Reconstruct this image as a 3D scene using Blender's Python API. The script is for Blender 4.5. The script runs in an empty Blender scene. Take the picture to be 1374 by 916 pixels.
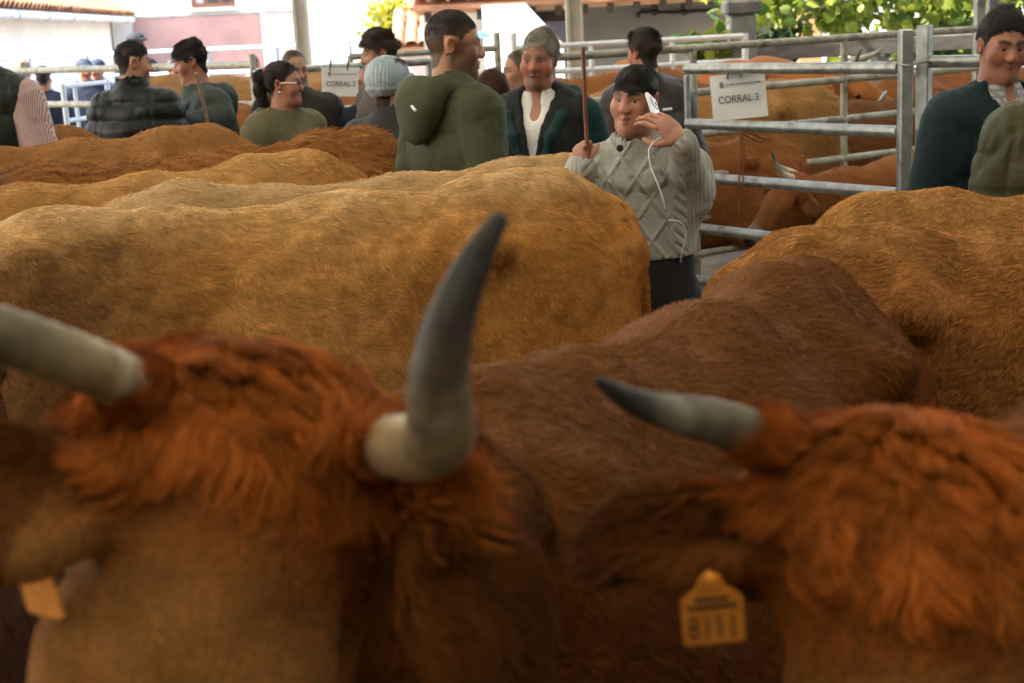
import bpy, math, random
import numpy as np
from mathutils import Vector, Matrix

R = math.radians
sc = bpy.context.scene
COL = sc.collection

# ------------------------------------------------------------------ camera
CAM = np.array([0.0, 0.0, 1.75])
PITCH, ROLL = R(12.7), R(2.9)
FPX = 1908.0                      # 50 mm lens on a 36 mm sensor, for a 1374 px wide frame
_r0 = np.array([1.0, 0, 0]); _u0 = np.array([0, math.sin(PITCH), math.cos(PITCH)])
FWD = np.array([0, math.cos(PITCH), -math.sin(PITCH)])
RIGHT = _r0 * math.cos(ROLL) - _u0 * math.sin(ROLL)
UP = _u0 * math.cos(ROLL) + _r0 * math.sin(ROLL)
cd = bpy.data.cameras.new('camera'); cam = bpy.data.objects.new('camera', cd); COL.objects.link(cam)
cd.lens = 50; cd.sensor_width = 36; cd.clip_start = 0.05; cd.clip_end = 3000
m = Matrix.Identity(4)
for i in range(3):
    m[i][0], m[i][1], m[i][2], m[i][3] = RIGHT[i], UP[i], -FWD[i], CAM[i]
cam.matrix_world = m
cd.dof.use_dof = True; cd.dof.focus_distance = 3.9; cd.dof.aperture_fstop = 5.9
sc.camera = cam

def W(px, py, y):
    """the place in the world at ground distance y that the photograph shows at a pixel"""
    d = FWD + (px - 687) / FPX * RIGHT - (py - 458) / FPX * UP
    return CAM + d * (y / d[1])

def PX(P):
    q = np.asarray(P) - CAM
    z = q @ FWD
    return 687 + FPX * (q @ RIGHT) / z, 458 - FPX * (q @ UP) / z, z

# ------------------------------------------------------------------ sky, sun, exposure
SUN_EL, SUN_AZ = R(46), R(252)      # the sun stands high on the left, a little behind the camera
w = bpy.data.worlds.new('World'); sc.world = w; w.use_nodes = True
nt = w.node_tree; nt.nodes.clear()
sky = nt.nodes.new('ShaderNodeTexSky'); sky.sky_type = 'NISHITA'; sky.sun_disc = False
sky.sun_elevation = SUN_EL; sky.sun_rotation = SUN_AZ
sky.air_density = 1.3; sky.dust_density = 4.0
bgn = nt.nodes.new('ShaderNodeBackground'); bgn.inputs[1].default_value = 0.15
wo = nt.nodes.new('ShaderNodeOutputWorld')
nt.links.new(sky.outputs[0], bgn.inputs[0]); nt.links.new(bgn.outputs[0], wo.inputs[0])
sl = bpy.data.lights.new('sun', 'SUN'); sl.energy = 3.2; sl.angle = R(0.6); sl.color = (1, 0.95, 0.87)
so = bpy.data.objects.new('sun', sl); COL.objects.link(so)
sdir = Vector((math.sin(SUN_AZ) * math.cos(SUN_EL), math.cos(SUN_AZ) * math.cos(SUN_EL), math.sin(SUN_EL)))
so.rotation_euler = (-sdir).to_track_quat('-Z', 'Y').to_euler()
so.location = (0, 0, 30)
vs = sc.view_settings
vs.view_transform = 'Standard'; vs.look = 'None'; vs.exposure = 2.52; vs.gamma = 1
sc.cycles.use_denoising = True
sc.cycles.max_bounces = 8; sc.cycles.diffuse_bounces = 4; sc.cycles.glossy_bounces = 3
sc.cycles.transmission_bounces = 4; sc.cycles.transparent_max_bounces = 8
sc.cycles.sample_clamp_indirect = 6
try:
    sc.cycles_curves.shape = 'RIBBONS'; sc.cycles_curves.subdivisions = 2
except Exception:
    pass

# ------------------------------------------------------------------ numpy helpers
rng = np.random.default_rng(7)
random.seed(7)

def nrm(v):
    v = np.asarray(v, float); return v / (np.linalg.norm(v, axis=-1, keepdims=True) + 1e-9)

def _hash(i, j, k, s):
    n = (i * 374761393 + j * 668265263 + k * 1274126177 + s * 974634777) & 0x7fffffff
    n = ((n ^ (n >> 13)) * 1103515245 + 12345) & 0x7fffffff
    n = n ^ (n >> 16)
    return (n & 0xffff) / 32767.5 - 1.0

def noise(P, freq, seed=0):
    q = np.asarray(P) * freq + 100.0
    i = np.floor(q).astype(np.int64); f = q - i; f = f * f * (3 - 2 * f)
    out = 0
    for a in (0, 1):
        for b in (0, 1):
            for c in (0, 1):
                wgt = (f[:, 0] if a else 1 - f[:, 0]) * (f[:, 1] if b else 1 - f[:, 1]) * (f[:, 2] if c else 1 - f[:, 2])
                out = out + wgt * _hash(i[:, 0] + a, i[:, 1] + b, i[:, 2] + c, seed)
    return out

def noise_vec(P, freq, seed=0):
    return np.stack([noise(P, freq, seed + q * 17) for q in range(3)], 1)

def sstep(a, b, x):
    t = np.clip((x - a) / (b - a), 0, 1); return t * t * (3 - 2 * t)

def axis(lo, hi, h, fine=()):
    """grid coordinates with spacing h, finer inside the intervals of fine = [(lo, hi, h), ...]"""
    xs = [lo]
    while xs[-1] < hi:
        x = xs[-1]; st = h
        for a, b, g in fine:
            if a - 1e-6 <= x < b: st = min(st, g)
            elif x < a < x + st: st = max(a - x, g)
        xs.append(x + st)
    return np.array(xs)

class Field:
    """a blended volume on a grid; shapes are joined smoothly, then skinned into one closed mesh"""
    def __init__(self, xs, ys, zs):
        self.x, self.y, self.z = xs, ys, zs
        self.D = np.full((len(xs), len(ys), len(zs)), 1.0, np.float32)
        self.M = np.eye(3); self.o = np.zeros(3)
    def frame(self, M=None, o=None):
        self.M = np.eye(3) if M is None else np.asarray(M); self.o = np.zeros(3) if o is None else np.asarray(o, float)
    def _sl(self, lo, hi):
        a = []
        for g, l, h in zip((self.x, self.y, self.z), lo, hi):
            i0 = max(int(np.searchsorted(g, l)) - 1, 0); i1 = min(int(np.searchsorted(g, h)) + 1, len(g))
            if i1 <= i0: return None
            a.append(slice(i0, i1))
        return tuple(a)
    def _put(self, sl, d, k, sub):
        a = self.D[sl]
        if sub:
            d = -d
            h = np.maximum(k - np.abs(a - d), 0) / k
            self.D[sl] = np.maximum(a, d) + h * h * k * 0.25
        else:
            h = np.maximum(k - np.abs(a - d), 0) / k
            self.D[sl] = np.minimum(a, d) - h * h * k * 0.25
    def cap(self, a, b, ra, rb, k=0.02, sub=False):
        a = self.M @ np.asarray(a, float) + self.o; b = self.M @ np.asarray(b, float) + self.o
        r = max(ra, rb) + k + 0.03
        sl = self._sl(np.minimum(a, b) - r, np.maximum(a, b) + r)
        if sl is None: return
        X = self.x[sl[0]][:, None, None]; Y = self.y[sl[1]][None, :, None]; Z = self.z[sl[2]][None, None, :]
        ab = b - a; L = ab @ ab + 1e-9
        t = np.clip(((X - a[0]) * ab[0] + (Y - a[1]) * ab[1] + (Z - a[2]) * ab[2]) / L, 0, 1)
        d = np.sqrt((X - a[0] - t * ab[0]) ** 2 + (Y - a[1] - t * ab[1]) ** 2 + (Z - a[2] - t * ab[2]) ** 2) - (ra + t * (rb - ra))
        self._put(sl, d.astype(np.float32), k, sub)
    def chain(self, pts, rs, k=0.02, sub=False):
        for i in range(len(pts) - 1): self.cap(pts[i], pts[i + 1], rs[i], rs[i + 1], k, sub)
    def ell(self, c, r, k=0.02, rot=None, sub=False):
        c = self.M @ np.asarray(c, float) + self.o; r = np.asarray(r, float)
        Mn = self.M / np.linalg.norm(self.M[:, 0]); A = Mn if rot is None else Mn @ rot
        ext = np.sqrt(((A * r) ** 2).sum(1)) + k + 0.03
        sl = self._sl(c - ext, c + ext)
        if sl is None: return
        X = self.x[sl[0]][:, None, None] - c[0]; Y = self.y[sl[1]][None, :, None] - c[1]; Z = self.z[sl[2]][None, None, :] - c[2]
        q = [(X * A[0, i] + Y * A[1, i] + Z * A[2, i]) / r[i] for i in range(3)]
        k0 = np.sqrt(q[0] ** 2 + q[1] ** 2 + q[2] ** 2)
        k1 = np.sqrt((q[0] / r[0]) ** 2 + (q[1] / r[1]) ** 2 + (q[2] / r[2]) ** 2) + 1e-6
        self._put(sl, (k0 * (k0 - 1) / k1).astype(np.float32), k, sub)
    def clip(self, fn):
        """keep only where fn(X, Y, Z) < 0"""
        d = fn(self.x[:, None, None], self.y[None, :, None], self.z[None, None, :])
        self.D = np.maximum(self.D, np.broadcast_to(d, self.D.shape).astype(np.float32))
    def mesh(self):
        D, g = self.D, (self.x, self.y, self.z)
        s = D < 0
        c = np.zeros(tuple(n - 1 for n in D.shape), np.int8)
        for a in (0, 1):
            for b in (0, 1):
                for e in (0, 1):
                    c += s[a:a + c.shape[0], b:b + c.shape[1], e:e + c.shape[2]]
        act = (c > 0) & (c < 8)
        I = np.argwhere(act); n = len(I)
        idx = np.full(act.shape, -1, np.int64); idx[act] = np.arange(n)
        S = np.zeros((n, 3)); cnt = np.zeros(n)
        corners = [(a, b, e) for a in (0, 1) for b in (0, 1) for e in (0, 1)]
        val = {q: D[I[:, 0] + q[0], I[:, 1] + q[1], I[:, 2] + q[2]] for q in corners}
        for q in corners:
            for ax in range(3):
                if q[ax]: continue
                q2 = list(q); q2[ax] = 1; q2 = tuple(q2)
                va, vb = val[q], val[q2]
                msk = (va < 0) != (vb < 0)
                t = np.where(msk, va / np.where(np.abs(va - vb) < 1e-12, 1, va - vb), 0)
                for d in range(3):
                    lo = g[d][I[:, d] + q[d]]
                    p = lo + t * (g[d][I[:, d] + 1] - g[d][I[:, d]]) if d == ax else lo
                    S[:, d] += np.where(msk, p, 0)
                cnt += msk
        V = S / np.maximum(cnt, 1)[:, None]
        F = []
        for ax in range(3):
            o1, o2 = [d for d in range(3) if d != ax]
            sa = [slice(None)] * 3; sb = [slice(None)] * 3
            sa[ax] = slice(0, -1); sb[ax] = slice(1, None)
            for o in (o1, o2): sa[o] = slice(1, -1); sb[o] = slice(1, -1)
            A, B = s[tuple(sa)], s[tuple(sb)]
            E = np.argwhere(A != B)
            if not len(E): continue
            flip = A[tuple(E.T)]
            E = E.copy(); E[:, o1] += 1; E[:, o2] += 1
            def cell(d1, d2):
                q = E.copy(); q[:, o1] += d1; q[:, o2] += d2
                return idx[q[:, 0], q[:, 1], q[:, 2]]
            Q = np.stack([cell(-1, -1), cell(0, -1), cell(0, 0), cell(-1, 0)], 1)
            if ax == 1: flip = ~flip
            Q[~flip] = Q[~flip][:, ::-1]
            F.append(Q)
        F = np.concatenate(F)
        return V, F[(F >= 0).all(1)]

def vnormals(V, F):
    n = np.cross(V[F[:, 2]] - V[F[:, 0]], V[F[:, 3]] - V[F[:, 1]])
    N = np.zeros_like(V)
    for i in range(4): np.add.at(N, F[:, i], n)
    return nrm(N)

# ------------------------------------------------------------------ object helpers
def mesh_quads(name, V, F, mat=None, col=None):
    me = bpy.data.meshes.new(name)
    V = np.asarray(V, np.float32); F = np.asarray(F, np.int32)
    me.vertices.add(len(V)); me.vertices.foreach_set('co', V.ravel())
    me.loops.add(F.size); me.loops.foreach_set('vertex_index', F.ravel())
    me.polygons.add(len(F)); me.polygons.foreach_set('loop_start', np.arange(0, F.size, F.shape[1], dtype=np.int32))
    me.polygons.foreach_set('use_smooth', np.ones(len(F), bool))
    me.update(calc_edges=True)
    if col is not None:
        a = me.attributes.new('col', 'FLOAT_COLOR', 'POINT')
        a.data.foreach_set('color', np.concatenate([col, np.ones((len(col), 1))], 1).astype(np.float32).ravel())
    if mat: me.materials.append(mat)
    return me

def link(name, data, parent=None, label=None, cat=None, group=None, kind=None):
    o = bpy.data.objects.new(name, data); COL.objects.link(o)
    if parent is not None: o.parent = parent
    if label: o['label'] = label
    if cat: o['category'] = cat
    if group: o['group'] = group
    if kind: o['kind'] = kind
    return o

def thing(name, label, cat, loc=(0, 0, 0), group=None, kind=None):
    o = link(name, None, None, label, cat, group, kind); o.location = [float(q) for q in loc]; return o

class MB:
    """collects boxes, tubes and sheets into one mesh"""
    def __init__(self): self.v = []; self.f = []; self.s = []
    def add(self, V, F, smooth=False):
        n = len(self.v); self.v += [tuple(map(float, q)) for q in V]
        self.f += [tuple(int(i) + n for i in q) for q in F]; self.s += [smooth] * len(F)
        return self
    def box(self, c, size, M=None):
        c = np.asarray(c, float); h = np.asarray(size, float) / 2
        P = np.array([(x, y, z) for x in (-1, 1) for y in (-1, 1) for z in (-1, 1)]) * h
        if M is not None: P = P @ np.asarray(M).T
        return self.add(P + c, [(0, 1, 3, 2), (4, 6, 7, 5), (0, 4, 5, 1), (2, 3, 7, 6), (0, 2, 6, 4), (1, 5, 7, 3)])
    def bevbox(self, c, size, b, M=None):
        """a box with chamfered edges"""
        h = np.asarray(size, float) / 2; P = []; idx = {}
        for sx in (-1, 1):
            for sy in (-1, 1):
                for sz in (-1, 1):
                    for ax in range(3):
                        q = [sx * (h[0] - b), sy * (h[1] - b), sz * (h[2] - b)]; q[ax] = (sx, sy, sz)[ax] * h[ax]
                        idx[(sx, sy, sz, ax)] = len(P); P.append(q)
        P = np.array(P); F = []
        for ax in range(3):
            o1, o2 = (ax + 1) % 3, (ax + 2) % 3
            for sg in (-1, 1):
                q = []
                for a, e in ((-1, -1), (1, -1), (1, 1), (-1, 1)):
                    t = [0, 0, 0]; t[ax] = sg; t[o1] = a; t[o2] = e; q.append(idx[(*t, ax)])
                F.append(q if sg > 0 else q[::-1])
            for a in (-1, 1):
                for e in (-1, 1):
                    t0 = [0, 0, 0]; t0[o1] = a; t0[o2] = e; t1 = list(t0); t0[ax] = -1; t1[ax] = 1
                    q = [idx[(*t0, o1)], idx[(*t1, o1)], idx[(*t1, o2)], idx[(*t0, o2)]]
                    F.append(q if a * e < 0 else q[::-1])
        for sx in (-1, 1):
            for sy in (-1, 1):
                for sz in (-1, 1):
                    q = [idx[(sx, sy, sz, ax)] for ax in range(3)]
                    F.append(q if sx * sy * sz > 0 else q[::-1])
        if M is not None: P = P @ np.asarray(M).T
        return self.add(P + np.asarray(c, float), F)
    def tube(self, pts, r, n=10, caps=True):
        pts = np.asarray(pts, float); rs = np.broadcast_to(np.asarray(r, float), (len(pts),))
        T = np.gradient(pts, axis=0); T = nrm(T)
        ref = np.array([0, 0, 1.0]) if abs(T[0][2]) < 0.9 else np.array([1.0, 0, 0])
        a = nrm(np.cross(T[0], ref)); V = []
        for i in range(len(pts)):
            a = nrm(a - (a @ T[i]) * T[i]); b = np.cross(T[i], a)
            for j in range(n):
                th = 2 * math.pi * j / n
                V.append(pts[i] + rs[i] * (math.cos(th) * a + math.sin(th) * b))
        F = [(i * n + j, i * n + (j + 1) % n, (i + 1) * n + (j + 1) % n, (i + 1) * n + j) for i in range(len(pts) - 1) for j in range(n)]
        k = len(self.f); self.add(V, F, True)
        if caps:
            self.add(V[:n], [tuple(range(n))[::-1]]); self.add(V[-n:], [tuple(range(n))])
        return self
    def prism(self, poly, h, M, o):
        """polygon in the plane of M's first two columns, raised by h along the third"""
        M = np.asarray(M); n = len(poly)
        V = [M @ np.array([p[0], p[1], 0]) + o for p in poly] + [M @ np.array([p[0], p[1], h]) + o for p in poly]
        return self.add(V, [tuple(range(n))[::-1], tuple(range(n, 2 * n))] + [(i, (i + 1) % n, n + (i + 1) % n, n + i) for i in range(n)])
    def data(self, name, mat=None, off=None):
        me = bpy.data.meshes.new(name)
        V = self.v if off is None else [(a - off[0], b - off[1], c - off[2]) for a, b, c in self.v]
        me.from_pydata(V, [], self.f)
        me.polygons.foreach_set('use_smooth', self.s)
        if mat: me.materials.append(mat)
        return me
    def build(self, name, mat, parent=None, label=None, kind=None, cat=None, group=None):
        """world coordinates in; a part is stored relative to its parent's place"""
        off = None
        if parent is not None:
            q = parent; off = Vector((0, 0, 0))
            while q is not None: off = off + q.location; q = q.parent
        return link(name, self.data(name, mat, off), parent, label, cat, group, kind)

def strands(name, P, r0, r1, mat, parent, col):
    """P: (n, k, 3) strand points in the parent's own coordinates"""
    n, k = P.shape[:2]
    cu = bpy.data.hair_curves.new(name)
    cu.add_curves([k] * n)
    cu.attributes['position'].data.foreach_set('vector', P.astype(np.float32).ravel())
    ra = cu.attributes.get('radius') or cu.attributes.new('radius', 'FLOAT', 'POINT')
    t = np.linspace(0, 1, k); prof = r0 + (r1 - r0) * t ** 1.5
    sc_ = rng.uniform(0.7, 1.3, n)
    ra.data.foreach_set('value', (sc_[:, None] * prof[None]).astype(np.float32).ravel())
    ca = cu.attributes.new('hcol', 'FLOAT_COLOR', 'CURVE')
    ca.data.foreach_set('color', np.concatenate([col, np.ones((n, 1))], 1).astype(np.float32).ravel())
    cu.materials.append(mat)
    o = link(name, cu, parent, kind='stuff')
    return o

def grow(V, F, N, count, dens, comb, length, lift, drop, noise_amp=0.3, nfreq=20, fine_amp=0.15, wave=0.0, wfreq=1.2, k=4, seed=1, clump=None):
    """roots spread over a skin by area x dens, combed along a direction field"""
    T = np.concatenate([F[:, [0, 1, 2]], F[:, [0, 2, 3]]])
    C = V[T].mean(1); NN = nrm(N[T].mean(1))
    A = np.linalg.norm(np.cross(V[T[:, 1]] - V[T[:, 0]], V[T[:, 2]] - V[T[:, 0]]), axis=1)
    A = A * np.maximum(dens(C, NN), 0)
    if A.sum() <= 0: return None
    r = np.random.default_rng(seed)
    ti = r.choice(len(T), count, p=A / A.sum())
    u, v = r.random(count), r.random(count); fl = u + v > 1; u[fl] = 1 - u[fl]; v[fl] = 1 - v[fl]
    a, b, c = T[ti].T
    P = V[a] * (1 - u - v)[:, None] + V[b] * u[:, None] + V[c] * v[:, None]
    Nn = nrm(N[a] * (1 - u - v)[:, None] + N[b] * u[:, None] + N[c] * v[:, None])
    Dv = nrm(comb(P, Nn)) + noise_amp * noise_vec(P, nfreq, seed) + fine_amp * r.normal(size=(count, 3))
    Td = nrm(Dv - (Dv * Nn).sum(1)[:, None] * Nn)
    B = np.cross(Nn, Td)
    L = length(P) * r.uniform(0.65, 1.25, count)
    li = lift * r.uniform(0.5, 1.5, count) * (1 + 0.6 * noise(P, nfreq * 1.3, seed + 5))
    ph = noise(P, 14, seed + 9) * 6
    out = np.zeros((count, k, 3))
    for i in range(k):
        t = i / (k - 1)
        lat = wave * np.sin(ph + t * wfreq * 6.28) * t
        out[:, i] = P + (L * t)[:, None] * Td + (L * (li * t - drop * t * t))[:, None] * Nn + (L * lat)[:, None] * B
    if clump:
        # tips gather towards shared points so the coat parts into tufts
        cf, ca = clump
        q = np.floor((P + 0.5 / cf * noise_vec(P, cf * 0.7, seed + 3)) * cf).astype(np.int64)
        q = q - q.min(0); key = (q[:, 0] * 4096 + q[:, 1]) * 4096 + q[:, 2]
        _, inv, cn = np.unique(key, return_inverse=True, return_counts=True)
        for i in range(1, k):
            ctr = np.stack([np.bincount(inv, out[:, i, d]) for d in range(3)], 1) / cn[:, None]
            t = i / (k - 1); out[:, i] += (ctr[inv] - out[:, i]) * ca * t
    return P, Nn, out

# ------------------------------------------------------------------ materials
MATS = {}
def newmat(name):
    mt = bpy.data.materials.new(name); mt.use_nodes = True
    return mt, mt.node_tree, mt.node_tree.nodes['Principled BSDF']

def plain(name, col, rough=0.6, metal=0.0, var=0.25, scale=8, bump=0.0, bscale=60, spec=0.4, sheen=0.0, coords='Object', stretch=None, rust=None):
    """a base colour broken up by two scales of noise, with fine relief"""
    if name in MATS: return MATS[name]
    mt, t, b = newmat(name); n, l = t.nodes, t.links
    tc = n.new('ShaderNodeTexCoord'); src = tc.outputs[coords]
    if stretch:
        mp = n.new('ShaderNodeMapping'); mp.inputs['Scale'].default_value = stretch; l.new(src, mp.inputs[0]); src = mp.outputs[0]
    n1 = n.new('ShaderNodeTexNoise'); n1.inputs['Scale'].default_value = scale; n1.inputs['Detail'].default_value = 6
    l.new(src, n1.inputs['Vector'])
    mx = n.new('ShaderNodeMix'); mx.data_type = 'RGBA'
    mx.inputs['A'].default_value = [c * (1 - var) for c in col] + [1]
    mx.inputs['B'].default_value = [min(c * (1 + var), 1) for c in col] + [1]
    rp = n.new('ShaderNodeMapRange'); rp.inputs[1].default_value = 0.3; rp.inputs[2].default_value = 0.7
    l.new(n1.outputs[0], rp.inputs[0]); l.new(rp.outputs[0], mx.inputs['Factor']); l.new(mx.outputs['Result'], b.inputs['Base Color'])
    if rust:
        n4 = n.new('ShaderNodeTexNoise'); n4.inputs['Scale'].default_value = rust[1]; n4.inputs['Detail'].default_value = 8; n4.inputs['Roughness'].default_value = .7; l.new(src, n4.inputs['Vector'])
        r4 = n.new('ShaderNodeMapRange'); r4.inputs[1].default_value = rust[2]; r4.inputs[2].default_value = rust[2] + .12; l.new(n4.outputs[0], r4.inputs[0])
        m4 = n.new('ShaderNodeMix'); m4.data_type = 'RGBA'; l.new(r4.outputs[0], m4.inputs['Factor']); l.new(mx.outputs['Result'], m4.inputs['A']); m4.inputs['B'].default_value = (*rust[0], 1)
        l.new(m4.outputs['Result'], b.inputs['Base Color'])
    b.inputs['Roughness'].default_value = rough; b.inputs['Metallic'].default_value = metal
    b.inputs['Specular IOR Level'].default_value = spec
    if sheen: b.inputs['Sheen Weight'].default_value = sheen; b.inputs['Sheen Roughness'].default_value = 0.5
    if bump:
        n2 = n.new('ShaderNodeTexNoise'); n2.inputs['Scale'].default_value = bscale; n2.inputs['Detail'].default_value = 4
        l.new(src, n2.inputs['Vector'])
        bp = n.new('ShaderNodeBump'); bp.inputs['Strength'].default_value = bump; bp.inputs['Distance'].default_value = 0.01
        l.new(n2.outputs[0], bp.inputs['Height']); l.new(bp.outputs[0], b.inputs['Normal'])
    MATS[name] = mt
    return mt

def vcol(name, rough=0.55, spec=0.3, bump=0.0, bscale=200, sss=0.0, attr='col'):
    if name in MATS: return MATS[name]
    mt, t, b = newmat(name); n, l = t.nodes, t.links
    at = n.new('ShaderNodeAttribute'); at.attribute_name = attr
    l.new(at.outputs['Color'], b.inputs['Base Color'])
    b.inputs['Roughness'].default_value = rough; b.inputs['Specular IOR Level'].default_value = spec
    if sss:
        b.inputs['Subsurface Weight'].default_value = sss; b.inputs['Subsurface Radius'].default_value = (0.012, 0.005, 0.003)
        b.inputs['Subsurface Scale'].default_value = 1.0
    if bump:
        tc = n.new('ShaderNodeTexCoord'); n2 = n.new('ShaderNodeTexNoise'); n2.inputs['Scale'].default_value = bscale; n2.inputs['Detail'].default_value = 4
        l.new(tc.outputs['Object'], n2.inputs['Vector'])
        bp = n.new('ShaderNodeBump'); bp.inputs['Strength'].default_value = bump; bp.inputs['Distance'].default_value = 0.004
        l.new(n2.outputs[0], bp.inputs['Height']); l.new(bp.outputs[0], b.inputs['Normal'])
    MATS[name] = mt
    return mt

def fabric(name, col, kind='cloth', rough=0.8, sheen=0.25):
    """woven, quilted, striped or knitted cloth"""
    if name in MATS: return MATS[name]
    mt, t, b = newmat(name); n, l = t.nodes, t.links
    tc = n.new('ShaderNodeTexCoord')
    n1 = n.new('ShaderNodeTexNoise'); n1.inputs['Scale'].default_value = 9; n1.inputs['Detail'].default_value = 7
    l.new(tc.outputs['Object'], n1.inputs['Vector'])
    mx = n.new('ShaderNodeMix'); mx.data_type = 'RGBA'
    mx.inputs['A'].default_value = [c * 0.72 for c in col] + [1]; mx.inputs['B'].default_value = [min(c * 1.28, 1) for c in col] + [1]
    l.new(n1.outputs[0], mx.inputs['Factor']); colsock = mx.outputs['Result']
    hsock = None
    n2 = n.new('ShaderNodeTexNoise'); n2.inputs['Scale'].default_value = 350 if kind != 'knit' else 160; n2.inputs['Detail'].default_value = 2
    l.new(tc.outputs['Object'], n2.inputs['Vector']); hsock = n2.outputs[0]; dist, st = 0.002, 0.35
    sx = n.new('ShaderNodeSeparateXYZ'); l.new(tc.outputs['Object'], sx.inputs[0])
    def mth(op, a, bb=None):
        q = n.new('ShaderNodeMath'); q.operation = op
        for i, s in enumerate((a, bb)):
            if s is None: continue
            if isinstance(s, (int, float)): q.inputs[i].default_value = s
            else: l.new(s, q.inputs[i])
        return q.outputs[0]
    if kind == 'stripe':
        wv = mth('SINE', mth('MULTIPLY', sx.outputs[0], 900)); st2 = mth('GREATER_THAN', wv, 0.35)
        m2 = n.new('ShaderNodeMix'); m2.data_type = 'RGBA'; l.new(st2, m2.inputs['Factor']); l.new(colsock, m2.inputs['A'])
        m2.inputs['B'].default_value = (0.27, 0.13, 0.135, 1); colsock = m2.outputs['Result']
    if kind == 'check':
        a = mth('GREATER_THAN', mth('SINE', mth('MULTIPLY', mth('ADD', sx.outputs[0], sx.outputs[1]), 300)), 0.2)
        c = mth('GREATER_THAN', mth('SINE', mth('MULTIPLY', sx.outputs[2], 300)), 0.2)
        m2 = n.new('ShaderNodeMix'); m2.data_type = 'RGBA'; l.new(mth('MAXIMUM', a, c), m2.inputs['Factor']); m2.inputs['A'].default_value = (0.5, 0.45, 0.42, 1)
        l.new(colsock, m2.inputs['B']); colsock = m2.outputs['Result']
    if kind == 'knit':
        # ribs, a lattice of diamonds down the front and two rope cables
        x, z = sx.outputs[0], sx.outputs[2]
        fx = mth('MULTIPLY', x, 11.5); fz = mth('MULTIPLY', z, 8.2)
        d1 = mth('ABSOLUTE', mth('SUBTRACT', mth('FRACT', mth('ADD', fx, fz)), 0.5))
        d2 = mth('ABSOLUTE', mth('SUBTRACT', mth('FRACT', mth('SUBTRACT', fx, fz)), 0.5))
        lat = mth('MAXIMUM', mth('SUBTRACT', 1.0, mth('DIVIDE', mth('MINIMUM', d1, d2), 0.15)), 0.0)
        ax = mth('ABSOLUTE', x)
        inn = mth('LESS_THAN', ax, 0.098)
        cab = mth('MULTIPLY', mth('GREATER_THAN', ax, 0.108), mth('LESS_THAN', ax, 0.145))
        rope = mth('ABSOLUTE', mth('SINE', mth('ADD', mth('MULTIPLY', z, 95), mth('MULTIPLY', ax, 90))))
        rib = mth('ABSOLUTE', mth('SINE', mth('MULTIPLY', x, 260)))
        h = mth('ADD', mth('MULTIPLY', lat, inn), mth('MULTIPLY', cab, rope))
        h = mth('ADD', mth('MULTIPLY', h, 1.2), mth('MULTIPLY', mth('MULTIPLY', rib, mth('GREATER_THAN', ax, .15)), 0.3)); h = mth('ADD', h, mth('MULTIPLY', n2.outputs[0], 0.5))
        hsock = h; dist, st = 0.0055, 1.0
    bp = n.new('ShaderNodeBump'); bp.inputs['Strength'].default_value = st; bp.inputs['Distance'].default_value = dist
    l.new(hsock, bp.inputs['Height'])
    n3 = n.new('ShaderNodeTexNoise'); n3.inputs['Scale'].default_value = 26; n3.inputs['Detail'].default_value = 5; n3.inputs['Distortion'].default_value = 1.2
    l.new(tc.outputs['Object'], n3.inputs['Vector'])
    bp2 = n.new('ShaderNodeBump'); bp2.inputs['Strength'].default_value = 0.35; bp2.inputs['Distance'].default_value = 0.012
    l.new(n3.outputs[0], bp2.inputs['Height']); l.new(bp.outputs[0], bp2.inputs['Normal'])
    l.new(bp2.outputs[0], b.inputs['Normal']); l.new(colsock, b.inputs['Base Color'])
    b.inputs['Roughness'].default_value = rough; b.inputs['Specular IOR Level'].default_value = 0.25
    b.inputs['Sheen Weight'].default_value = sheen; b.inputs['Sheen Roughness'].default_value = 0.45
    b.inputs['Sheen Tint'].default_value = [min(c * 3 + 0.05, 1) for c in col] + [1]
    MATS[name] = mt
    return mt

def furmat(name, rough=0.55, spec=0.22):
    if name in MATS: return MATS[name]
    mt, t, b = newmat(name); n, l = t.nodes, t.links
    at = n.new('ShaderNodeAttribute'); at.attribute_name = 'hcol'
    hi = n.new('ShaderNodeHairInfo')
    mr = n.new('ShaderNodeMapRange'); mr.inputs[3].default_value = 0.72; mr.inputs[4].default_value = 1.3
    l.new(hi.outputs['Random'], mr.inputs[0])
    ml = n.new('ShaderNodeVectorMath'); ml.operation = 'SCALE'; l.new(at.outputs['Color'], ml.inputs[0]); l.new(mr.outputs[0], ml.inputs['Scale'])
    l.new(ml.outputs[0], b.inputs['Base Color'])
    b.inputs['Roughness'].default_value = rough; b.inputs['Specular IOR Level'].default_value = spec
    MATS[name] = mt
    return mt

FUR = furmat('fur strands', .6, .07); HAIR = furmat('head hair', 0.45, 0.35)
HIDE = vcol('cow hide', 0.8, 0.15, 0.5, 90)
SKIN = vcol('skin', 0.5, 0.3, 0.15, 500, sss=0.12)
HAIRCAP = vcol('hair mass', 0.6, 0.25, 0.8, 260)
HORN = vcol('horn', 0.5, 0.25, 0.45, 70)
EYE = vcol('eyeball', 0.08, 0.5)
GALV = plain('galvanised steel', (0.33, 0.35, 0.345), 0.42, 0.7, 0.3, 18, 0.2, 120, rust=((.13, .085, .05), 7, .56))
GALVD = plain('dull weathered steel', (0.36, 0.35, 0.29), 0.6, 0.3, 0.3, 14, 0.25, 90, rust=((.12, .07, .04), 9, .55))
WHITEM = plain('white painted steel', (0.72, 0.74, 0.75), 0.45, 0.1, 0.1, 10, 0.1, 60)

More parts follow.
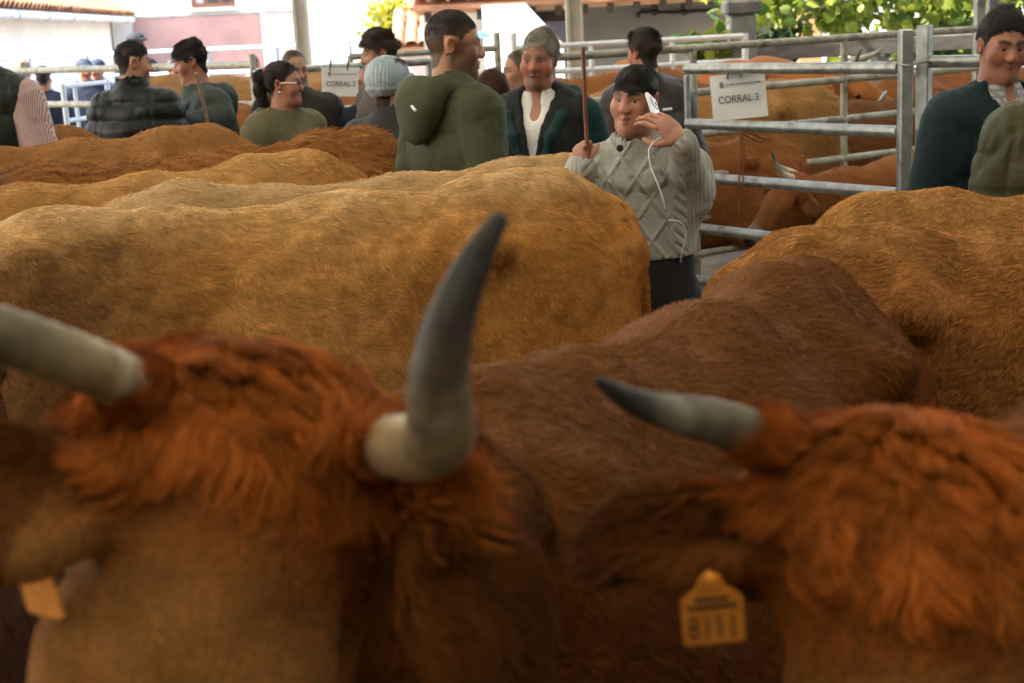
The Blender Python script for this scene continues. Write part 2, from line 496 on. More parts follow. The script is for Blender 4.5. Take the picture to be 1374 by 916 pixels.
# ------------------------------------------------------------------ cattle
def rot_y(a):
    c, s = math.cos(a), math.sin(a); return np.array([[c, 0, s], [0, 1, 0], [-s, 0, c]])
def rot_z(a):
    c, s = math.cos(a), math.sin(a); return np.array([[c, -s, 0], [s, c, 0], [0, 0, 1.0]])
def rot_x(a):
    c, s = math.cos(a), math.sin(a); return np.array([[1.0, 0, 0], [0, c, -s], [0, s, c]])

def horn_mesh(pts, rs, base, tip, n=14, sub=5, ringy=0.02):
    """a curved, tapering, ringed horn; pts in the cow's coordinates"""
    pts = np.asarray(pts, float); t = np.linspace(0, len(pts) - 1, (len(pts) - 1) * sub + 1)
    def cr(a, x):
        i = np.clip(np.floor(x).astype(int), 0, len(a) - 2); f = (x - i)[:, None]
        p0, p1, p2, p3 = a[np.maximum(i - 1, 0)], a[i], a[i + 1], a[np.minimum(i + 2, len(a) - 1)]
        return 0.5 * ((2 * p1) + (-p0 + p2) * f + (2 * p0 - 5 * p1 + 4 * p2 - p3) * f ** 2 + (-p0 + 3 * p1 - 3 * p2 + p3) * f ** 3)
    P = cr(pts, t); r = cr(np.asarray(rs, float)[:, None], t)[:, 0]
    r = np.maximum(r * (1 + ringy * np.sin(np.arange(len(r)) * 2.1)), 0.002)
    r[-1] *= 0.35
    b = MB(); b.tube(P, r, n)
    V = np.array(b.v)[:len(P) * n]; F = np.array([q for q in b.f if len(q) == 4])
    u = np.repeat(np.linspace(0, 1, len(P)), n)
    base, tip = np.asarray(base), np.asarray(tip)
    c = base + (tip - base) * sstep(0.15, 0.8, u)[:, None]
    c = c * (1 + 0.35 * noise(V, 45, 3) + 0.25 * noise(V, 130, 8) + .14 * np.sin(u * 70 + 3 * noise(V, 30, 5)) * (u < .6))[:, None]
    pk = sstep(.35, .6, noise(V, 26, 14)) * (1 - sstep(.35, .7, u)); c = c + (np.array([.50, .46, .36]) - c) * (pk * .55)[:, None]
    Fx = list(map(tuple, F))
    return V, F, np.clip(c, 0.005, 1)

COWN = 0
def cow(label, origin, heading, s=1.0, tilt=0.0, poll=None, u=None, wv=None, h=0.018, headh=0.008, coat=None, fur=0, furlen=0.03,
        horns='plain', ears=None, tags=(), group='light brown cattle', detail_head=False, dens=None, comb=None, fancy=None, wide=1.0, hair_r=0.0006, poll_tuft=0, tuftlen=.07, headscale=1.0, plump=0, nf=20, na=0.3, clump=(55, 0.45), wave=0.15, furlift=0.35, seed=None):
    """origin: ground point under the barrel; heading: degrees, where the head points. poll/u/wv may be given in world space."""
    global COWN; COWN += 1; seed = seed or COWN
    ch, sh = math.cos(R(heading)), math.sin(R(heading))
    RZ = np.array([[ch, -sh, 0], [sh, ch, 0], [0, 0, 1.0]])
    RT = RZ @ rot_y(R(tilt))
    org = np.array([origin[0], origin[1], origin[2] if len(origin) > 2 else 0.0])
    toL = lambda p: (np.asarray(p, float) - org) @ RT
    vL = lambda p: np.asarray(p, float) @ RT
    if poll is None: poll = np.array([1.16, 0.0, 1.12]) * s
    else: poll = toL(poll)
    u = nrm(np.array([0.55, 0, -0.83])) if u is None else nrm(vL(u))
    wv = np.array([0.83, 0, 0.55]) if wv is None else vL(wv)
    v = nrm(np.cross(wv, u)); wv = np.cross(u, v)
    HM = np.stack([u, v, wv], 1)
    hl = s if not detail_head else headscale
    mz = poll + HM @ np.array([0.52, 0, -0.08]) * hl
    lo = np.array([-1.13 * s, -0.46 * s, -0.01]); hi = np.array([0.85 * s, 0.46 * s, 1.5 * s])
    if ears:
        ears = {g: (e if e is None or e[-1] != 'world' else ((toL(e[0]) - poll) @ HM / hl, (toL(e[1]) - poll) @ HM / hl, vL(e[2]) @ HM, e[3])) for g, e in ears.items()}
    hp = np.stack([poll + HM @ np.array(q) * hl for q in ((-.08, -.36, -.3), (-.08, .36, .14), (.58, .12, .1), (.58, -.12, -.3), (-.08, .3, -.3), (.2, -.36, .1), (0.2, 0.36, 0.1))])
    if ears: hp = np.concatenate([hp] + [[poll + HM @ np.array(e[1]) * hl + q] for e in ears.values() if e is not None for q in (-.06, .06)])
    hlo, hhi = hp.min(0), hp.max(0)
    lo = np.minimum(lo, hlo - 0.03); hi = np.maximum(hi, hhi + 0.03)
    fine = [(hlo[i], hhi[i], headh) for i in range(3)]
    f = Field(*(axis(lo[i], hi[i], h, [fine[i]] if headh < h else ()) for i in range(3)))
    S = np.eye(3) * s
    def C(a, b, ra, rb, k=0.09, sub=False): f.cap(np.array(a) * s, np.array(b) * s, ra * s, rb * s, k * s, sub)
    def E(c, r, k=0.09, rot=None, sub=False): f.ell(np.array(c) * s, np.array(r) * s, k * s, rot, sub)
    wd = wide
    E((.38, 0, .90), (.43, .265 * wd, .40)); E((-.05, 0, .88), (.60, .33 * wd, .41), .12); E((-.40, 0, 1.10), (.35, .25 * wd, .17), .1); E((-.68, 0, 1.07), (.30, .235 * wd, .22), .08)
    if plump: E((-.62, 0, 1.07), (.36, .235, .215), .08); E((-.2, 0, 1.05), (.45, .25, .22), .1)
    sp = [(.78, 0, 1.13), (.62, 0, 1.24), (.46, 0, 1.275), (.2, 0, 1.245), (-.2, 0, 1.245), (-.58, 0, 1.28), (-.78, 0, 1.275), (-.93, 0, 1.215)]
    for a, b in zip(sp[:-1], sp[1:]): C(a, b, .05, .05, .14)
    for g in (-1, 1):
        C((-.52, g * .09, 1.24), (-.55, g * .235 * wd, 1.205), .045, .045, .06)
        C((-.74, g * .08, 1.17), (-.94, g * .10, 1.13), .07, .055, .09)
        E((-.73, g * .155 * wd, .87), (.235, .115, .33), .09)
        C((-.60, g * .18 * wd, .88), (-.50, g * .20 * wd, .66), .11, .09)
        C((-.55, g * .21, .66), (-.83, g * .17, .47), .085, .05, .06); C((-.83, g * .17, .47), (-.80, g * .17, .13), .042, .037, .03)
        C((-.80, g * .17, .13), (-.74, g * .17, .05), .042, .055, .02)
        E((.47, g * .175 * wd, 1.0), (.15, .095, .31), .08, rot_y(R(18)))
        C((.62, g * .19, .84), (.42, g * .2, .68), .11, .08, .07); C((.42, g * .2, .68), (.46, g * .18, .38), .075, .045, .05)
        C((.46, g * .18, .38), (.46, g * .18, .12), .040, .036, .03); C((.46, g * .18, .12), (.50, g * .18, .05), .042, .055, .02)
        E((-.35, g * .375 * wd, 1.12), (.14, .085, .08), .13, None, True)
        E((.22, g * .36 * wd, 1.05), (.07, .06, .22), .10, rot_y(R(14)), True)
    E((.68, 0, .76), (.18, .13, .2))
    tl = [(-.94, 0, 1.20), (-1.0, 0, 1.12), (-1.03, 0, .9), (-1.03, 0, .6)]
    for i, (a, b) in enumerate(zip(tl[:-1], tl[1:])): C(a, b, (.045, .03, .022)[i], (.03, .022, .018)[i], .04)
    C((-1.03, 0, .6), (-1.02, 0, .36), .03, .045, .02)
    pl = poll / s
    # neck: a crest and a throat, both run into the skull
    back = poll + HM @ np.array([.05, 0, -.10]) * hl; thr = poll + HM @ np.array([.16, 0, -.20]) * hl
    f.chain([np.array((.48, 0, 1.13)) * s, (np.array((.62, 0, 1.10)) * s + back) / 2, back], [.17 * s, .15 * s, .095 * hl], .1 * s)
    f.chain([np.array((.62, 0, .93)) * s, (np.array((.72, 0, .90)) * s + thr) / 2, thr], [.22 * s, .17 * s, .085 * hl], .1 * s)
    # skull
    f.frame(HM * hl, poll)
    a = hl
    f.ell((.07, 0, -.075), (.12 * a, .105 * a, .10 * a), .03)
    f.ell((.0, 0, -.05), (.055 * a, .10 * a, .055 * a), .03)
    f.ell((.15, 0, -.055), (.19 * a, .103 * a, .064 * a), .04)
    f.cap((.18, 0, -.065), (.45, 0, -.075), .075 * a, .055 * a, .04)
    f.cap((.15, 0, -.17), (.46, 0, -.14), .075 * a, .045 * a, .04)
    f.ell((.485, 0, -.095), (.055 * a, .078 * a, .068 * a), .03)
    for g in (-1, 1):
        f.ell((.205, g * .080, -.054), (.06 * a, .034 * a, .042 * a), .035)
        f.ell((.25, g * .062, -.14), (.14 * a, .038 * a, .09 * a), .04)
        f.ell((.13, g * .112, -.095), (.05 * a, .02 * a, .03 * a), .03, None, True)
        f.ell((.525, g * .042, -.07), (.012 * a, .014 * a, .018 * a), .012, None, True)
        f.cap((.035, g * .06, -.055), (.03, g * .115, -.055), .045 * a, .040 * a, .03)
        # ear: a leaf with a hollow
        eb, et = (np.array([.075, g * .10, -.10]), np.array([.115, g * .29, -.13])) if ears is None or ears[g] is None else (np.array(ears[g][0]), np.array(ears[g][1]))
        ed = et - eb; L = np.linalg.norm(ed); ex = ed / L
        en = np.array([.35, 0, .9]) if ears is None or ears[g] is None else np.array(ears[g][2])
        en = nrm(en - (en @ ex) * ex); ey = np.cross(en, ex); ER = np.stack([ex, ey, en], 1)
        f.cap(eb - ex * .02, eb + ex * .05, .03 * a, .03 * a, .03)
        ew_ = ears[g][3] if ears and ears[g] and len(ears[g]) > 3 else .058
        f.ell(eb + ed * .55, (L * .5 * a, ew_ * a, .022 * a), .03, ER)
        f.ell(eb + ed * .6 + en * .022, (L * .42 * a, ew_ * .69 * a, .018 * a), .012, ER, True)
    f.cap((.535, 0, -.125), (.50, .06, -.14), .006 * a, .006 * a, .008, True); f.cap((.535, 0, -.125), (.50, -.06, -.14), .006 * a, .006 * a, .008, True)
    V, F = f.mesh()
    N = vnormals(V, F)
    V = V + N * (0.006 * noise(V, 9, seed) + 0.003 * noise(V, 23, seed + 2))[:, None] * s
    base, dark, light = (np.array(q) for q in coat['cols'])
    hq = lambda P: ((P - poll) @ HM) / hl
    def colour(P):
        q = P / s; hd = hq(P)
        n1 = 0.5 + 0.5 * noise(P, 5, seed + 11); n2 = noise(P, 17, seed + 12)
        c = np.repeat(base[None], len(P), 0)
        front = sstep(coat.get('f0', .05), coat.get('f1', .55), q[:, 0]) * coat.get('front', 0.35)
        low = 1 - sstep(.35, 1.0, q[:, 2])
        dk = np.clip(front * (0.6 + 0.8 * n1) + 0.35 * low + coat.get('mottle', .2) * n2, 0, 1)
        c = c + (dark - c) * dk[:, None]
        top = sstep(1.2, 1.36, q[:, 2]) * (q[:, 0] < .75) * coat.get('top', .5)  # paler back: coat tone plus top light put into the colour
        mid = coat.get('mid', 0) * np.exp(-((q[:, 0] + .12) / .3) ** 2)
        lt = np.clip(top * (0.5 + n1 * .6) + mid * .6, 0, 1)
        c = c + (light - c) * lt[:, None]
        # head: pale ring on the muzzle, dark nose, dark ear hollows
        inh = (hd[:, 0] > -.1) & (np.abs(hd[:, 1]) < .32) & (np.abs(hd[:, 2]) < .3)
        c = np.where((inh & (hd[:, 0] > .40))[:, None], np.array([.36, .26, .17]) * (1 + .2 * n2[:, None]), c)
        c = np.where((inh & (hd[:, 0] > .50))[:, None], np.array([.035, .028, .026]), c)
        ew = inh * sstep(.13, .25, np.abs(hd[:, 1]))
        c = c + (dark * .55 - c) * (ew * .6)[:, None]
        tuft = inh * (1 - sstep(.07, .17, hd[:, 0])) * (1 - sstep(.08, .14, np.abs(hd[:, 1]))) * coat.get('tuft', 0)
        c = c + (np.array(coat.get('tuftc', base)) - c) * np.clip(tuft, 0, 1)[:, None]
        c = np.where((q[:, 2] < .09)[:, None], np.array([.03, .026, .022]), c)
        c = np.where(((q[:, 0] < -.98) & (q[:, 2] < .55))[:, None], dark * .6, c)
        if fancy is not None: c = fancy(q, hd, c)
        return np.clip(c * (1 + .10 * n2)[:, None], .002, 1)
    me = mesh_quads('cow', V, F, HIDE, colour(V) * (.62 if fur else 1.0))  # under fur the hide colour is darkened to stand for the fur's self-shadow
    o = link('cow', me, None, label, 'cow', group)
    o.matrix_world = Matrix([[*RT[i], org[i]] for i in range(3)] + [[0, 0, 0, 1]])
    # horns
    def horn(pts, rs, b=(.42, .36, .24), t=(.035, .03, .025), fringe=None, **kw):
        hv, hf, hc = horn_mesh(pts, rs, b, t, **kw)
        ho = link('horn', mesh_quads('horn', hv, hf, HORN, hc), o)
        if fringe:
            # hair of the poll laps over the root of the horn
            n_ = 18; ctr = hv.reshape(-1, n_, 3).mean(1); i_ = int(round(fringe * (len(ctr) - 1))); p_ = ctr[i_]; d_ = nrm(ctr[min(i_ + 4, len(ctr) - 1)] - ctr[max(i_ - 2, 0)])
            g = grow(hv, hf, vnormals(hv, hf), 4200, lambda Cc, Nn: np.exp(-(((Cc - p_) @ d_ + .004) / .014) ** 2) * (np.linalg.norm(Cc - p_, axis=1) < .05), lambda P, Nn: np.repeat(d_[None], len(P), 0),
                     lambda P: .032 * (1 + .55 * noise(P, 50, seed + 63)), .30, .2, .45, 40, .25, .1, 1, 5, seed + 64, (80, .4))
            if g is not None: strands('horn_fringe', g[2], .0007, .0002, FUR, o, (np.array(coat.get('tuftc', base))[None] * (.9 + .45 * noise(g[0], 70, seed + 65))[:, None]).clip(.01, 1))
    if horns == 'plain':
        for g in (-1, 1):
            horn([poll + HM @ np.array(q) * hl for q in ((.03, g * .09, -.055), (.0, g * .16, -.05), (-.04, g * .22, 0), (-.10, g * .25, .05), (-.16, g * .24, .07))], np.array([.030, .027, .022, .014, .004]) * s, sub=3, n=10)
    elif horns:
        for pts, rs, kw in horns: horn([toL(p) for p in pts], rs, **kw)
    # eyes
    for g in (-1, 1):
        c = poll + HM @ np.array([.207, g * .097, -.056]) * hl
        ev, ef = ball(c, .024 * hl, 14, 10)
        q = (ev - c) / (.024 * hl)
        dd = q @ (HM @ nrm([-.1, g * 1, .25]))
        ec = np.where((dd > .5)[:, None], np.array([.008, .006, .005]), np.array([.06, .03, .018]))
        link('eye', mesh_quads('eye', ev, ef, EYE, ec), o)
    for tg in tags: ear_tag(o, *tg, toL=toL, vL=vL)
    if fur:
        toW = lambda P: P @ RT.T + org
        def dn(Cc, Nn):
            Wc = toW(Cc); Wn = Nn @ RT.T
            q = Wc - CAM; z = q @ FWD
            px = 687 + FPX * (q @ RIGHT) / np.maximum(z, .1); py = 458 - FPX * (q @ UP) / np.maximum(z, .1)
            vis = (z > .3) * (.22 + .78 * sstep(-260, -90, px) * sstep(1640, 1460, px) * sstep(-200, -40, py) * sstep(1120, 980, py)) * ((px > -2600) & (px < 4000) & (py < 2600))
            fac = -(Wn * nrm(q)).sum(1)
            base_ = vis * sstep(-.75, -.2, fac)
            return base_ * (dens(Cc / s, hq(Cc)) if dens else 1.0)
        def cb(P, Nn):
            q = P / s; hd = hq(P)
            side = sstep(.0, .25, np.abs(q[:, 1]))
            d = np.stack([-.75 + 0 * side, .25 * np.sign(q[:, 1]), -.25 - .55 * side], 1)
            inh = (hd[:, 0] > -.06) & (np.abs(hd[:, 1]) < .3) & (np.abs(hd[:, 2]) < .28)
            hv = np.stack([1 + 0 * hd[:, 0], np.sign(hd[:, 1]) * sstep(.11, .2, np.abs(hd[:, 1])) * 2.0, np.zeros(len(P))], 1) @ HM.T
            d = np.where(inh[:, None], hv, d)
            if comb is not None: d = comb(q, hd, d, HM)
            return d
        def ln(P):
            hd = hq(P); inh = (hd[:, 0] > -.1) & (np.abs(hd[:, 1]) < .32) & (np.abs(hd[:, 2]) < .3)
            return furlen * np.clip(1 + .3 * noise(P, 7, seed + 20), .5, 1.6) * (1 - .68 * inh * sstep(-.06, .04, hd[:, 0]) * (np.abs(hd[:, 1]) < .13)) * (1 + 1.2 * inh * sstep(.13, .17, np.abs(hd[:, 1])))
        g = grow(V, F, N, fur, dn, cb, ln, furlift, .25, na, nf, .16, wave, 1.0, 4, seed + 30, clump)
        if g is not None:
            P, Nn, out = g
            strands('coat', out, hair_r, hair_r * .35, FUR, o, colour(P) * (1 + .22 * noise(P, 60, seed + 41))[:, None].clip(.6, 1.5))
    if poll_tuft:
        # the long forelock between the horns, and the hair that laps over each horn's root
        if horns and horns != 'plain':
            roots = [(toL(p[0]), toL(p[1]), toL(p[2])) for p, _, _ in horns]
            def dn3(Cc, Nn):
                def seg(P, a_, b_):
                    ab = b_ - a_; t = np.clip(((P - a_) @ ab) / (ab @ ab), 0, 1); return np.linalg.norm(P - a_ - t[:, None] * ab, axis=1)
                return np.max([np.exp(-((np.minimum(seg(Cc, a_, b_), seg(Cc, b_, c_)) - .027) / .012) ** 2) for a_, b_, c_ in roots], 0)
            def cb3(P, Nn):
                d = np.zeros_like(P); best = np.full(len(P), 9.0)
                for a_, b_, c_ in roots:
                    r_ = np.linalg.norm(P - b_, axis=1); k_ = r_ < best; d[k_] = nrm(c_ - a_); best = np.minimum(best, r_)
                return d
            g = grow(V, F, N, 7000, dn3, cb3, lambda P: .050 * (1 + .3 * noise(P, 40, seed + 61)), .25, .25, .3, 30, .2, .1, 1, 5, seed + 60, (70, .35))
            if g is not None: strands('horn_fringe', g[2], .0008, .0003, FUR, o, (np.array(coat.get('tuftc', base))[None] * (1 + .4 * noise(g[0], 60, seed + 62))[:, None]).clip(.01, 1))
        dn2 = lambda Cc, Nn: ((hq(Cc)[:, 0] > -.07) & (hq(Cc)[:, 0] < .12) & (np.abs(hq(Cc)[:, 1]) < .095) & (hq(Cc)[:, 2] > -.08)) * (1 - sstep(-.02, .12, hq(Cc)[:, 0] + .05 * noise(Cc, 18, 3))) ** 1.5
        cb2 = lambda P, Nn: np.stack([1 + 0 * P[:, 0], .9 * noise(P, 10, seed + 50) + .15, .5 * noise(P, 16, seed + 51)], 1) @ HM.T
        g = grow(V, F, N, poll_tuft, dn2, cb2, lambda P: tuftlen * (1 + .4 * noise(P, 15, seed + 52)) * (1 - .55 * sstep(.0, .12, hq(P)[:, 0])), .20, .22, .3, 16, .16, .15, .9, 7, seed + 53, (55, .62))
        P, Nn, out = g
        tc = np.array(coat.get('tuftc', base))
        strands('forelock', out, .0008, .0003, FUR, o, (tc[None] * (1 + .6 * noise(P, 55, seed + 54))[:, None]).clip(.01, 1))
    return o, dict(HM=HM, poll=poll, RT=RT, org=org, toL=toL)

def ball(c, r, nu=12, nv=8):
    V, F = [], []
    for j in range(nv + 1):
        th = math.pi * j / nv
        for i in range(nu):
            p = 2 * math.pi * i / nu
            V.append((c[0] + r * math.sin(th) * math.cos(p), c[1] + r * math.sin(th) * math.sin(p), c[2] + r * math.cos(th)))
    for j in range(nv):
        for i in range(nu): F.append((j * nu + i, (j + 1) * nu + i, (j + 1) * nu + (i + 1) % nu, j * nu + (i + 1) % nu))
    return np.array(V), np.array(F)

def text(body, size, mat, parent, M, o, extrude=0.0006, name='lettering', align='CENTER', sx=1.0):
    """flat print; M's columns are right, up and out"""
    cu = bpy.data.curves.new(name, 'FONT'); cu.body = body; cu.size = size; cu.align_x = align; cu.align_y = 'CENTER'; cu.extrude = extrude
    cu.materials.append(mat)
    tmp = bpy.data.objects.new(name, cu); COL.objects.link(tmp); bpy.context.view_layer.update()
    me = bpy.data.meshes.new_from_object(tmp.evaluated_get(bpy.context.evaluated_depsgraph_get())); me.name = name
    bpy.data.objects.remove(tmp); bpy.data.curves.remove(cu)
    t = link(name, me, parent)
    M = np.asarray(M) * np.array([sx, 1, 1])[None]
    t.matrix_local = Matrix([[*M[i], o[i]] for i in range(3)] + [[0, 0, 0, 1]])
    return t

def ear_tag(o, pos, right, up, number, size, bend, toL, vL):
    """orange plastic tag: a neck, a wider plate and a stud"""
    r = nrm(vL(right)); u_ = vL(up); u_ = nrm(u_ - (u_ @ r) * r); n = np.cross(r, u_)
    M = np.stack([r, u_, n], 1); p = toL(pos); w_, h_ = size
    b = MB()
    poly = [(-.5, -.62), (-.44, -.68), (.44, -.68), (.5, -.62), (.5, .12), (.46, .18), (.24, .36), (.15, .56), (-.15, .56), (-.24, .36), (-.46, .18), (-.5, .12)]
    b.prism([(x * w_, y * h_) for x, y in poly], .0022, M, p)
    tag = link('ear_tag', b.data('ear_tag', plain('orange tag plastic', (.66, .235, .022), .5, 0, .12, 60, .05, 200)), o)
    if number:
        text(number, h_ * .60, plain('tag ink', (.03, .02, .015), .6), tag, M, p + M @ np.array([0, -h_ * .38, .0024]), .0003, 'number', sx=.66)
        bb = MB()
        for i, yy in enumerate((.02, .16)): bb.box(p + M @ np.array([0, yy * h_, .0026]), (w_ * (.8 - .25 * i), h_ * .07, .0004), M)
        link('printed_code', bb.data('printed_code', MATS['tag ink']), tag)
    b = MB(); b.tube([p + M @ np.array([0, .44 * h_, -.008]), p + M @ np.array([0, .44 * h_, .004])], .0045, 10)
    link('stud', b.data('stud', MATS['orange tag plastic']), tag)

def at_sacrum(px, py, y, heading, s=None, tilt=0.0):
    """where a cow stands whose croup shows at a pixel: (origin, scale)"""
    p = W(px, py, y)
    if s is None: s = p[2] / 1.385
    ch, sh = math.cos(R(heading)), math.sin(R(heading))
    return (p[0] + .58 * s * ch, p[1] + .58 * s * sh, 0.0), s

TAN = dict(cols=((.48, .213, .048), (.23, .09, .022), (.70, .44, .18)))

# ------------------------------------------------------------------ ground and the market roof
def sheet(name, x0, x1, y0, y1, z, mat, kind='structure', nx=1, ny=1):
    V = [(x0 + (x1 - x0) * i / nx, y0 + (y1 - y0) * j / ny, z) for j in range(ny + 1) for i in range(nx + 1)]
    F = [(j * (nx + 1) + i, j * (nx + 1) + i + 1, (j + 1) * (nx + 1) + i + 1, (j + 1) * (nx + 1) + i) for j in range(ny) for i in range(nx)]
    return MB().add(V, F).build(name, mat, None, None, kind)
sheet('ground', -900, 900, -600, 1500, -0.02, plain('yard asphalt and gravel', (.22, .21, .19), .95, 0, .25, 3, .3, 40))
sheet('shed_floor', -11, 11, -9, 11.8, -0.014, plain('littered concrete floor', (.20, .165, .115), .9, 0, .35, 4, .4, 30))
ROOFM = plain('fibre cement roofing', (.33, .32, .30), .85, 0, .2, 2, .2, 30)
ADDED_SKYL = None
def translucent():
    mt, t, b = newmat('added translucent sheet'); n, l = t.nodes, t.links
    tr = n.new('ShaderNodeBsdfTranslucent'); tr.inputs[0].default_value = (.86, .80, .62, 1)
    df = n.new('ShaderNodeBsdfDiffuse'); df.inputs[0].default_value = (.6, .6, .56, 1)
    mx = n.new('ShaderNodeMixShader'); mx.inputs[0].default_value = .25
    l.new(tr.outputs[0], mx.inputs[1]); l.new(df.outputs[0], mx.inputs[2]); l.new(mx.outputs[0], n['Material Output'].inputs[0])
    return mt
ADDED_SKYL = translucent()
ROOF_Z0, ROOF_Z1 = 4.3, 5.6        # eaves and ridge; the ridge runs left to right
def roof_z(y): return ROOF_Z0 + (ROOF_Z1 - ROOF_Z0) * (1 - abs(y - 1.5) / 11.0)
def roof_panel(x0, x1, y0, y1, mat, name, lift=0):
    n = max(2, int((x1 - x0) / .09)); V = []; F = []
    for j, y in enumerate((y0, y1)):
        for i in range(n + 1):
            x = x0 + (x1 - x0) * i / n
            V.append((x, y, roof_z(y) + lift + .025 * math.cos(i * math.pi)))
    F = [(i, i + 1, n + 2 + i, n + 1 + i) for i in range(n)]
    return V, F
roof = thing('market_roof', 'corrugated roof of the cattle market hall with unseen translucent strips added for top light', 'roof', (0, 1.5, 4.3))
opq, trn = MB(), MB()
strips = [(-11.5, -6.1, 0), (-6.1, -4.9, 1), (-4.9, -1.6, 0), (-1.6, -.4, 1), (-.4, 2.4, 0), (2.4, 3.6, 1), (3.6, 7, 0), (7, 8.2, 1), (8.2, 11.5, 0)]
for x0, x1, t in strips:
    for y0, y1 in ((-9.5, -3.6), (-3.6, 1.5), (1.5, 11.75)):
        if t and y0 > -9:
            V, F = roof_panel(x0 - .12, x1 + .12, y0, y1, None, '', .055)
            trn.add(V, F)
        else:
            V, F = roof_panel(x0, x1, y0, y1, None, ''); opq.add(V, F)
opq.build('roof_sheet', ROOFM, roof); trn.build('added_skylight_strip', ADDED_SKYL, roof)  # the translucent strips are added, out of view, for warm light from above
bm_ = MB()
for x in (-10.5, -5.5, -.6 + .3, 5.5, 10.5):
    for y0, y1 in ((-9.3, 1.5), (1.5, 11.6)):
        a = np.array([x, y0, roof_z(y0) - .16]); b = np.array([x, y1, roof_z(y1) - .16]); L = np.linalg.norm(b - a); d = (b - a) / L
        ang = math.atan2(d[2], d[1]); bm_.box((a + b) / 2, (.12, L, .2), rot_x(ang))
for y in np.arange(-8.5, 11.6, 2.0): bm_.box((0, y, roof_z(y) - .045 - .02), (22, .06, .05))
bm_.build('roof_frame', GALVD, roof)
def post(px, y, half, label, mat, side=1):
    p = W(px, 40, y)
    t = thing('roof_post', label, 'post', (p[0], y, 0), 'posts carrying the market roof')
    zt = roof_z(y) - .27
    b = MB()
    b.box((p[0] - half * .8, y, zt / 2), (half * .4, half * 2, zt)); b.box((p[0] + half * .8, y, zt / 2), (half * .4, half * 2, zt))
    b.build('flange', mat, t)
    b = MB(); b.box((p[0], y, zt / 2 - .001), (half * 1.2 - .004, half * .5, zt)); b.build('web', mat, t)
    b = MB(); b.bevbox((p[0], y, .01), (half * 3.4, half * 3.4, .03), .005); b.build('base_plate', mat, t)
for nm, c, sz in (('unseen_rear_wall', (0, -9.6, 2.3), (23, .25, 4.6)), ('unseen_side_wall', (11.4, 1.0, 2.3), (.25, 20.6, 4.6)), ('unseen_side_wall', (-11.4, -5.4, 2.3), (.25, 8.1, 4.6))):  # unseen walls added to cut the light from behind and from the sides
    b = MB(); b.box(c, sz); b.build(nm, plain('grey light-blocking wall', (.22, .21, .19), .95, 0, .25, 2, .4, 12), None, None, 'structure')
CREAM = plain('cream painted steel post', (.50, .47, .37), .6, .1, .18, 6, .15, 50)
PALE = plain('pale grey painted post', (.55, .55, .53), .6, .1, .15, 6, .15, 50)
post(405, 11.6, .055, 'pale grey steel post rising behind the CORRAL 2 sign', PALE)
post(771, 11.4, .065, 'cream steel post rising behind the grey-haired man', CREAM)

# ------------------------------------------------------------------ the herd
# the big tan cow across the middle, head off to the left
RB = dict(cols=((.172, .058, .011), (.062, .020, .005), (.26, .11, .027)), front=.2, top=.35, tuft=1.0, tuftc=(.35, .098, .015))

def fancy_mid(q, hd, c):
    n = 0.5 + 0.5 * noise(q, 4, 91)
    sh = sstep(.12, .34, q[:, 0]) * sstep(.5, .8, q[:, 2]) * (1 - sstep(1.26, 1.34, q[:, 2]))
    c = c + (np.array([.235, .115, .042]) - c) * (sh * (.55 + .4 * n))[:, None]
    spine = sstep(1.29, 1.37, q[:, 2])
    c = c + (np.array([.66, .45, .24]) - c) * (spine * .6)[:, None]  # pale spine is part coat, part top light painted in
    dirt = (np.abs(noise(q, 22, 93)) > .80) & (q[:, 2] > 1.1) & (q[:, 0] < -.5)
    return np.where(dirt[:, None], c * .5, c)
def comb_mid(q, hd, d, HM):
    # rippled, curly coat behind the shoulder
    rip = np.exp(-((q[:, 0] + .10) / .30) ** 2) * (1 - sstep(1.2, 1.28, q[:, 2]))
    wv_ = noise_vec(q * np.array([1, 1, .45]), 26, 95)
    return d + wv_ * (rip * 1.1)[:, None]
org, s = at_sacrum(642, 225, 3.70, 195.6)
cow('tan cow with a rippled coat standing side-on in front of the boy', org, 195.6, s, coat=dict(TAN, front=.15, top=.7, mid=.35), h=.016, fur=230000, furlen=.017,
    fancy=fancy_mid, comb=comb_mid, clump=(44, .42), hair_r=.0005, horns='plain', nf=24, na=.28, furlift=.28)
org, s = at_sacrum(690, 204, 4.42, 195)
cow('pale cream-tan cow whose croup shows between the green parka and the big tan cow', org, 195, s, coat=dict(cols=((.52, .31, .13), (.28, .13, .045), (.66, .45, .22)), front=.1, top=.6), fur=26000, furlen=.018, hair_r=.0009)
org, s = at_sacrum(350, 208, 4.95, 196)
cow('tan cow below the woman with the ponytail, second row behind the big tan cow', org, 196, s, tilt=1.5, coat=dict(TAN, front=.25, top=.5), fur=36000, furlen=.02, hair_r=.0009)
org, s = at_sacrum(440, 180, 5.6, 196)
def fancy_curl(q, hd, c):
    c = c + (np.array([.30, .11, .03]) - c) * .7
    dk = sstep(.5, .75, q[:, 0]); return c + (np.array([.03, .018, .012]) - c) * dk[:, None]
cow('red-brown cow with a curly croup below the CORRAL 2 sign', org, 196, s, tilt=2.0, coat=dict(TAN, front=.2, top=.2), fur=26000, furlen=.032, hair_r=.001, fancy=fancy_curl, furlift=.6, na=.7, nf=34, clump=(30, .7))
org, s = at_sacrum(218, 166, 6.2, 194)
cow('orange-brown cow whose croup rises below the black quilted jacket', org, 194, s, coat=dict(cols=((.36, .155, .042), (.17, .066, .02), (.48, .25, .09)), front=.2, top=.4), fur=26000, furlen=.02, hair_r=.001)
org, s = at_sacrum(30, 166, 6.9, 192)
cow('orange-brown cow at the left edge below the striped sleeve', org, 192, s, coat=dict(cols=((.36, .155, .042), (.17, .066, .02), (.48, .25, .09)), front=.2, top=.4), fur=9000, furlen=.02, hair_r=.001)
